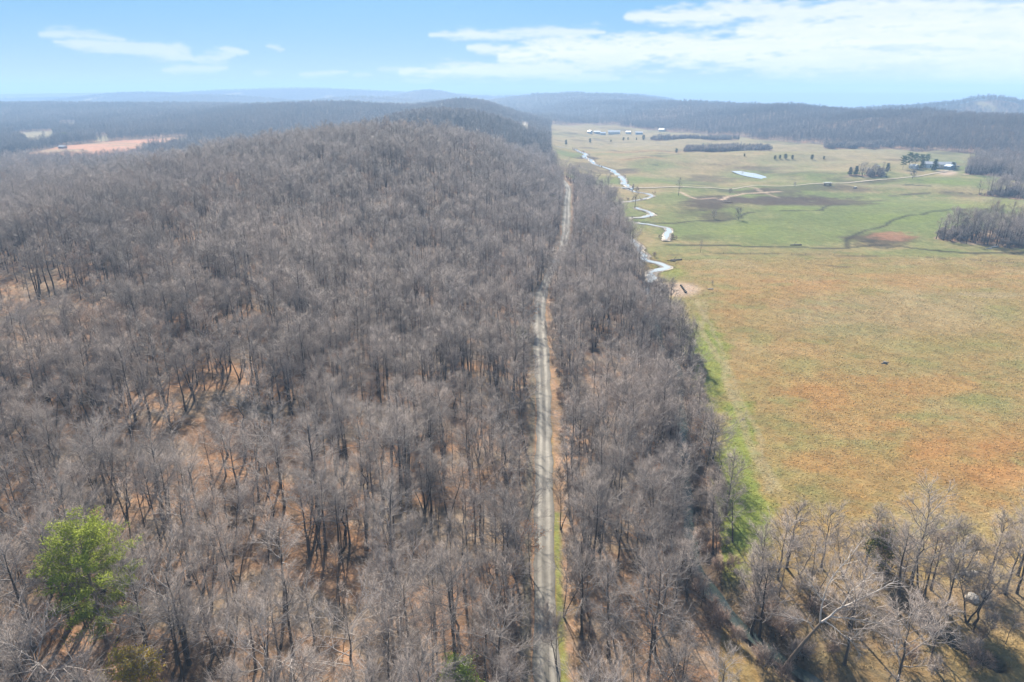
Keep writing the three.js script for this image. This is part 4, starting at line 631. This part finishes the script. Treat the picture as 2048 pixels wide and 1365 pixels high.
{
  const h = house('farmhouse', 'white farmhouse with a grey roof among pines at the lane end', 'house', 1860, 336, 10, 17, 5.4, 1.2, M.white, M.roof); part('chimney', boxG(0.9, 2.6, 0.9, 1.5, 8.1, -3), M.brown, h.children[1]);
  house('farm_barn', 'long low pale-roofed barn beside the white farmhouse', 'barn', 1887, 335, 11, 26, 4.2, 1.45, M.tan, M.roof); house('farm_shed', 'blue-grey shed at the right end of the farmstead', 'shed', 1899, 339, 8, 10, 4, 0.2, M.blue, M.blue); house('farm_shed', 'small pale shed tucked under the pines', 'shed', 1828, 337, 7, 9, 3.4, 0.4, M.white, M.tin);
  const far = [['long white-roofed barn, brightest of the distant hamlet', 1228, 268, 15, 30, 5, 1.5, M.white, M.tin], ['grey barn just left of the brightest hamlet roof', 1194, 268, 10, 16, 5, 1.4, M.grey, M.roof], ['small white house at the left end of the hamlet', 1180, 267, 9, 12, 5, 0.4, M.white, M.roof], ['blue-roofed shed in front of the hamlet', 1206, 270, 9, 13, 4.5, 1.5, M.grey, M.blue], ['white house right of the brightest hamlet roof', 1257, 268, 9, 13, 5, 1.1, M.white, M.roof], ['low blue-grey house at the right end of the hamlet', 1278, 269, 10, 18, 4.5, 1.5, M.blue, M.roof], ['white house by itself past the right end of the hamlet', 1324, 263, 12, 16, 5, 1.0, M.white, M.tin]];
  for (const [label, px, py, w, l, hh, turn, a, b] of far) house('distant_house', label, 'house', px, py, w, l, hh, turn, a, b, 'distant houses of the valley hamlet');
  for (const [label, px, py, turn] of [['pale-roofed house in the gap between the two wooded hills, upper one', 1049, 266, 1.2], ['pale-roofed house in the gap between the hills, beside the pale road', 1060, 275, 1.4]]) house('roadside_house', label, 'house', px, py, 9, 14, 3.6, turn, M.tan, M.tin, 'houses in the gap between the hills');
  for (const [label, px, py, l, turn] of [['leftmost house on the wooded hilltop', 806, 219, 16, 1.3], ['second house from the left on the wooded hilltop', 828, 218, 16, 0.5], ['broad white house in the middle of the hilltop group', 844, 216, 26, 1.4], ['low white house at the right of the hilltop group', 858, 219, 18, 1.5], ['lone house on the right shoulder of the hilltop', 882, 215, 14, 1.3]]) house('hilltop_house', label, 'house', px, py, 13, l, 7, turn, M.white, M.tin, 'houses on the wooded hilltop');
  house('field_barn', 'small grey barn at the edge of the orange field', 'barn', 125, 297, 8, 12, 3.2, 1.3, M.wood, M.roof);
}
function pole(label, x, d, h, group) { const t = thing('utility_pole', label, 'utility pole', x, d, -0.6, 0, group); part('post', new THREE.CylinderGeometry(0.11, 0.17, h, 10).translate(0, h / 2, 0), M.post, t); const c = part('crossarm', boxG(2.2, 0.13, 0.11, 0, h - 0.8, 0.14), M.wood, t); for (const s of [-1, 0, 1]) part('insulator', new THREE.CylinderGeometry(0.05, 0.07, 0.16, 8).translate(s * 0.95, h - 0.66, 0.14), M.concrete, c); return t; }
{
  pole('dark utility pole on the right verge where the road bends', 15.5, 326, 10.5, 'utility poles along the road'); pole('utility pole standing left of the road near the bottom edge', 3.2, 78, 10.5, 'utility poles along the road');
  const a = at(15.5, 326, 9.4), b = at(3.2, 78, 9.4), pts = []; for (let k = 0; k <= 24; k++) { const t = k / 24, p = a.clone().lerp(b, t); p.y -= 6 * t * (1 - t); pts.push(p); }
  const w = new THREE.Mesh(new THREE.TubeGeometry(new THREE.CatmullRomCurve3(pts), 60, 0.022, 5), M.wire); w.name = 'utility_wire'; w.userData = { label: 'thin black wire sagging along the left side of the gravel road', category: 'wire' }; w.castShadow = true; scene.add(w);
  const [px, pd] = P(308, 291); pole('dark leaning pole standing at the edge of the orange field', px, pd, 17, null);
}
{
  const [x, d] = P(1255, 376.5), t = thing('lane_bridge', 'low concrete bridge carrying the farm lane over the creek', 'bridge', x, d, 0.2);
  part('deck', boxG(13, 0.5, 4.6, 0, 0.45, 0), M.concrete, t); for (const s of [-1, 1]) { part('kerb', boxG(13, 0.3, 0.3, 0, 0.85, s * 2.1), M.concrete, t); part('abutment', boxG(1.2, 1.6, 4.8, s * 6, -0.3, 0), M.concrete, t); }
  const [cx, cd] = P(1262, 380), c = thing('culvert_pipe', 'white culvert pipe lying below the lane bridge', 'pipe', cx, cd, 0.9, 0.7); part('pipe', new THREE.CylinderGeometry(1.1, 1.1, 4, 20, 1, true).rotateZ(Math.PI / 2), new THREE.MeshStandardMaterial({ name: 'pipe_white', color: 0xe6e6e2, roughness: 0.5, side: THREE.DoubleSide }), c); part('rim', new THREE.TorusGeometry(1.1, 0.09, 8, 24).rotateY(Math.PI / 2).translate(2, 0, 0), M.concrete, c);
}
{
  const [x, d] = P(1655, 371), t = thing('hay_wagon', 'grey flat hay wagon with a roof parked under the lane', 'wagon', x, d, 0, 0.1);
  part('bed', boxG(9.5, 0.35, 2.6, 0, 1.1, 0), M.wood, t); part('roof', boxG(10, 0.16, 3.1, 0, 3.3, 0), M.roof, t); for (const sx of [-1, 1]) for (const sz of [-1, 1]) { part('post', boxG(0.14, 2.1, 0.14, sx * 4.5, 2.25, sz * 1.2), M.post, t); part('wheel', new THREE.CylinderGeometry(0.55, 0.55, 0.3, 18).rotateX(Math.PI / 2).translate(sx * 3.3, 0.5, sz * 1.2), M.rubber, t); } part('hay_rack', boxG(8.6, 1.2, 1.6, 0, 1.9, 0, 0.3), M.tan, t);
  const [fx, fd] = P(1710, 377), f = thing('cattle_feeder', 'small dark cattle feeder with a white lid in the bare paddock', 'feeder', fx, fd, 0, 0.3); part('trough', boxG(4, 0.9, 1.8, 0, 0.7, 0, 0.2), M.post, f); part('lid', boxG(2.2, 0.3, 1.7, 0.7, 1.5, 0, 0.1), M.white, f); for (const s of [-1, 1]) part('leg', boxG(0.2, 0.5, 1.5, s * 1.5, 0.15, 0), M.steel, f);
  const prof = [[0.001, 0.05], [0.42, 0.05], [0.46, 0.0], [0.52, 0.55], [0.56, 0.6], [0.5, 0.62], [0.45, 0.2], [0.001, 0.18]].map(([a, b]) => new THREE.Vector2(a, b)), tubG = new THREE.LatheGeometry(prof, 20), feedG = new THREE.CylinderGeometry(0.44, 0.44, 0.1, 16).translate(0, 0.4, 0);
  ['first', 'second', 'third', 'fourth', 'fifth', 'last and blackest'].forEach((n, k) => { const [tx, td] = P(1362 + k * 1.9, 572.5 + k * 2.7), g = thing('feed_tub', `${n} black feed tub on the sandy patch, counted from the creek`, 'tub', tx, td, 0.02, k, 'black feed tubs on the sandy patch'); g.scale.setScalar(k === 5 ? 1.35 : 1.1); part('tub', tubG, M.rubber, g); part('feed', feedG, M.tan, g); });
  seeded(99);
  const rock = (s) => { const g = new THREE.IcosahedronGeometry(1, 3), p = g.attributes.position; for (let i = 0; i < p.count; i++) { const x = p.getX(i), y = p.getY(i), z = p.getZ(i), f = 0.75 + 0.5 * fbm(x * 1.3 + s, y * 1.3 + z * 1.7 + s, 3); p.setXYZ(i, x * f, y * f * 0.55, z * f * 0.8); } g.computeVertexNormals(); return g; };
  const stone = (label, px, py, r, s, m = M.stone) => { const [sx, sd] = P(px, py), b = new THREE.Mesh(rock(s), m); b.name = numbered('boulder'); b.position.copy(at(sx, sd, r * 0.15)); b.scale.setScalar(r); b.rotation.y = s; b.userData = { label, category: 'boulder', group: 'boulders at the foot of the field' }; b.castShadow = b.receiveShadow = true; scene.add(b); };
  stone('largest pale boulder at the foot of the field, under the silvery tree', 1945, 1199, 1.5, 1); stone('pale flat boulder behind the largest one, left of its twin', 1934, 1150, 1.0, 2); stone('pale boulder behind the largest one, right of its twin', 1950, 1147, 0.85, 3); stone('whitish boulder high on the bank beside the largest one', 1972, 1189, 1.1, 4);
  const [bx, bd] = P(1770, 727), bt = thing('tree_stump', 'dark rotten stump standing alone in the dry field', 'stump', bx, bd, 0, 0.4); part('stump', new THREE.CylinderGeometry(0.55, 0.85, 0.8, 14, 3).translate(0, 0.3, 0), M.post, bt); part('root', new THREE.CylinderGeometry(0.12, 0.3, 1.8, 8).rotateZ(1.3).translate(1.0, 0.15, 0.1), M.post, bt); part('root', new THREE.CylinderGeometry(0.1, 0.28, 1.5, 8).rotateZ(-1.25).translate(-0.9, 0.15, -0.2), M.post, bt);
  const log = (label, px, py, len, r, turn, m) => { const [lx, ld] = P(px, py), g = thing('fallen_log', label, 'log', lx, ld, r * 0.7, turn, 'fallen logs'); part('trunk', new THREE.CylinderGeometry(r * 0.6, r, len, 10, 4).rotateZ(Math.PI / 2), m, g); part('branch', new THREE.CylinderGeometry(r * 0.15, r * 0.35, len * 0.35, 7).translate(0, len * 0.17, 0).rotateZ(-0.7).translate(-len * 0.2, 0, 0), m, g); };
  log('pale fallen log on the grass in front of the right-hand copse', 1990, 495, 7, 0.45, 0.4, M.stone); log('short pale log beside the ditch in front of the right-hand copse', 1978, 498, 4, 0.4, 0.1, M.stone); log('dark fallen trunk lying in the creek bend above the sandy patch', 1352, 521, 8, 0.5, 0.2, M.post); log('dark flood-washed log left of the creek-bend trunk', 1343, 523, 5, 0.35, -0.5, M.post); log('grey log lying across the dark bare ground', 1455, 405, 9, 0.5, 0.15, M.wood); log('dark log stranded on the ditch bank below the green meadow', 1592, 491, 8, 0.5, 0.1, M.post); log('bleached log on the pasture near the sandy patch', 1421, 579, 3.2, 0.3, 0.2, M.stone);
}
function fence(label, line, step) {
  const l = curve(PP(line), step), t = thing('wire_fence', label, 'fence', l[0][0], l[0][1], 0, 0, null), o = t.position, postG = new THREE.CylinderGeometry(0.07, 0.08, 1.5, 6).translate(0, 0.6, 0);
  l.forEach(([x, d]) => { const p = part('post', postG, M.post, t); p.position.set(x - o.x, ground(x, d) - o.y, -d - o.z); });
  for (const h of [0.5, 0.85, 1.2]) part('strand', new THREE.TubeGeometry(new THREE.CatmullRomCurve3(l.map(([x, d]) => new THREE.Vector3(x - o.x, ground(x, d) - o.y + h, -d - o.z))), l.length * 2, 0.012, 3), M.wire, t);
}
fence('thin wire fence on dark posts along the top of the dry field', [1420, 508, 1550, 509.5, 1700, 512.5, 1850, 515.5, 2060, 529], 9); fence('thin wire fence across the green meadow below the farmstead', [1552, 396, 1620, 397, 1700, 396, 1780, 392, 1850, 387, 1940, 388], 9);
{
  const carAt = (label, px, py, turn, m) => {
    const [x, d] = P(px, py), t = thing('parked_car', label, 'car', x, d, 0, turn);
    part('body', boxG(1.8, 0.65, 4.4, 0, 0.68, 0, 0.2), m, t); part('cabin', boxG(1.6, 0.6, 2.3, 0, 1.25, -0.15, 0.2), M.pane, t); part('roof', boxG(1.5, 0.1, 1.9, 0, 1.56, -0.15, 0.04), m, t);
    for (const sx of [-1, 1]) for (const sz of [-1, 1]) part('wheel', new THREE.CylinderGeometry(0.34, 0.34, 0.24, 18).rotateZ(Math.PI / 2).translate(sx * 0.82, 0.34, sz * 1.4), M.rubber, t);
    for (const sx of [-1, 1]) part('headlight', boxG(0.35, 0.16, 0.08, sx * 0.6, 0.75, 2.2), M.tin, t);
  };
  carAt('small white car parked on the grass left of the farm pines', 1757, 333, 0.9, M.white); carAt('pale car parked on the clay yard right of the blue shed', 1917, 334, 0.4, M.tin);
}

// ---------------------------------------------------------------- sky: blue over a pale horizon, thin streaks of cloud, an added veil above the view
{
  const W = 4096, H = 2048, data = new Float32Array(W * H * 4);
  const ae = (px, py) => { const [a, b, c] = sight(px, py); return [Math.atan2(a, c), Math.atan2(b, Math.hypot(a, c))]; };
  // streaks: a line of places, half thickness in pixels, strength
  const STREAKS = [
    [[1000, 112, 1060, 103, 1150, 106, 1250, 106, 1400, 104, 1560, 90, 1700, 84, 1900, 84, 2200, 90], 26, 1.0], [[1380, 118, 1560, 118, 1750, 116, 2000, 120, 2200, 125], 24, 0.95], [[1480, 62, 1680, 62, 1900, 50, 2200, 44], 34, 0.92],
    [[1255, 37, 1330, 36, 1400, 34, 1470, 22, 1600, 26, 1720, 14, 1900, 10, 2200, 10], 17, 0.85], [[1640, 24, 1800, 30, 2200, 24], 30, 0.8], [[1570, 146, 1700, 152, 1850, 158, 2200, 160], 16, 0.4], [[1700, 130, 1850, 136, 2200, 140], 22, 0.65], [[1850, 176, 2200, 182], 10, 0.35],
    [[860, 69, 930, 67, 1010, 70, 1120, 66, 1210, 68], 8, 0.72], [[935, 94, 980, 97, 1030, 100, 1060, 104], 9, 0.8], [[800, 144, 900, 142, 1000, 143, 1090, 138, 1160, 146], 13, 0.95], [[1080, 152, 1150, 157, 1240, 158], 8, 0.7], [[800, 163, 870, 164], 4, 0.4], [[755, 140, 810, 142], 4, 0.4],
    [[80, 69, 130, 69, 200, 76, 250, 82], 9, 0.5], [[110, 84, 180, 90, 270, 98, 330, 104, 385, 116], 11, 0.6], [[330, 100, 358, 96, 388, 120], 9, 0.5], [[385, 118, 430, 119, 470, 108], 9, 0.5], [[440, 100, 496, 107], 4, 0.6], [[325, 137, 380, 137, 455, 136], 6, 0.55], [[532, 94, 568, 100], 4, 0.55], [[598, 150, 640, 149, 695, 146], 4, 0.6], [[705, 152, 745, 151], 3, 0.4], [[505, 146, 540, 145], 4, 0.3], [[1270, 154, 1330, 160], 5, 0.3], [[1210, 142, 1260, 141], 4, 0.25],
  ].map(([l, w, s]) => { const p = []; for (let i = 0; i < l.length; i += 2) p.push(ae(l[i], l[i + 1])); return [p, w / FOCAL, s]; });
  const dir = new THREE.Vector3();
  for (let row = 0; row < H; row++) {
    const e = ((row + 0.5) / H - 0.5) * Math.PI, ce = Math.cos(e), deg = Math.max(0, e * 180 / Math.PI);
    for (let col = 0; col < W; col++) {
      const a = ((col + 0.5) / W - 0.5) * 2 * Math.PI, o = (row * W + col) * 4;
      dir.set(Math.cos(a) * ce, Math.sin(e), Math.sin(a) * ce);
      const az = Math.atan2(dir.x, -dir.z), cs = dir.dot(sunDir), low = Math.exp(-deg / 3.6), mid = Math.exp(-deg / 26);
      let r = lerp(0.03, 0.085, mid) + 0.2 * low, g = lerp(0.1, 0.25, mid) + 0.085 * low, b = lerp(0.24, 0.4, mid) + 0.01 * low;
      const glow = 0.22 * Math.exp(-(1 - cs) * 14) + 0.8 * Math.exp(-(1 - cs) * 90); r += glow * 0.9; g += glow * 0.95; b += glow;
      if (e > 0) {
        let cloud = 0;
        if (deg < 9 && Math.abs(az) < 0.85) {
          const q = fbm(az * 26, e * 150, 5), q2 = fbm(az * 90 + 3, e * 420, 4), bend = (fbm(az * 9 + 8, e * 40, 3) - 0.5) * 0.012;
          for (const [l, w, s] of STREAKS) {
            if (az < l[0][0] - 0.12 || az > l[l.length - 1][0] + 0.12) continue;
            const [d, t] = nearLine(l, az, e + bend * 0.6), n = l.length - 1, along = smooth(-0.02, 0.22, t / n) * (az > 0.6 ? 1 : smooth(1.02, 0.7, t / n));
            let beyond = 0; if (az < l[0][0]) beyond = l[0][0] - az; else if (az > l[n][0]) beyond = az - l[n][0];
            const dd = (d + beyond * 0.5) / (w * (0.45 + 0.75 * along));
            cloud = Math.max(cloud, s * smooth(1.35, 0.1, dd + (q - 0.5) * 1.7 + (q2 - 0.5) * 1.0) * (0.72 + 0.5 * q));
          }
          cloud = Math.max(cloud, 0.9 * smooth(0.2, 0.6, az + (q - 0.5) * 0.22 - 0.1) * smooth(9, 5.5, deg + 2) * (0.65 + 0.6 * q));
          cloud *= smooth(9, 7.5, deg);
        }
        if (deg > 6) { const k = 1 / (0.12 + Math.sin(e)), q = fbm(dir.x * k * 1.6 + 11, dir.z * k * 3.4 + 4, 5); cloud = Math.max(cloud, (0.08 + 0.6 * smooth(0.42, 0.7, q)) * smooth(6.5, 11, deg) * smooth(75, 30, deg)); }  // added cloud veil above the view, whitens water reflections and lifts ambient light
        cloud = clamp(cloud);
        const white = 0.45 + 0.2 * Math.exp(-(1 - cs) * 7) * smooth(6, 12, deg); r = lerp(r, white * 0.99, cloud); g = lerp(g, white, cloud); b = lerp(b, white * 1.02, cloud);
      } else { r = 0.2; g = 0.2; b = 0.18; }
      data[o] = r * 0.8; data[o + 1] = g * 0.8; data[o + 2] = b * 0.8; data[o + 3] = 1;
    }
  }
  const t = new THREE.DataTexture(data, W, H, THREE.RGBAFormat, THREE.FloatType);
  t.mapping = THREE.EquirectangularReflectionMapping; t.magFilter = THREE.LinearFilter; t.needsUpdate = true;
  scene.background = t; scene.environment = t;
}

renderer.render(scene, camera);
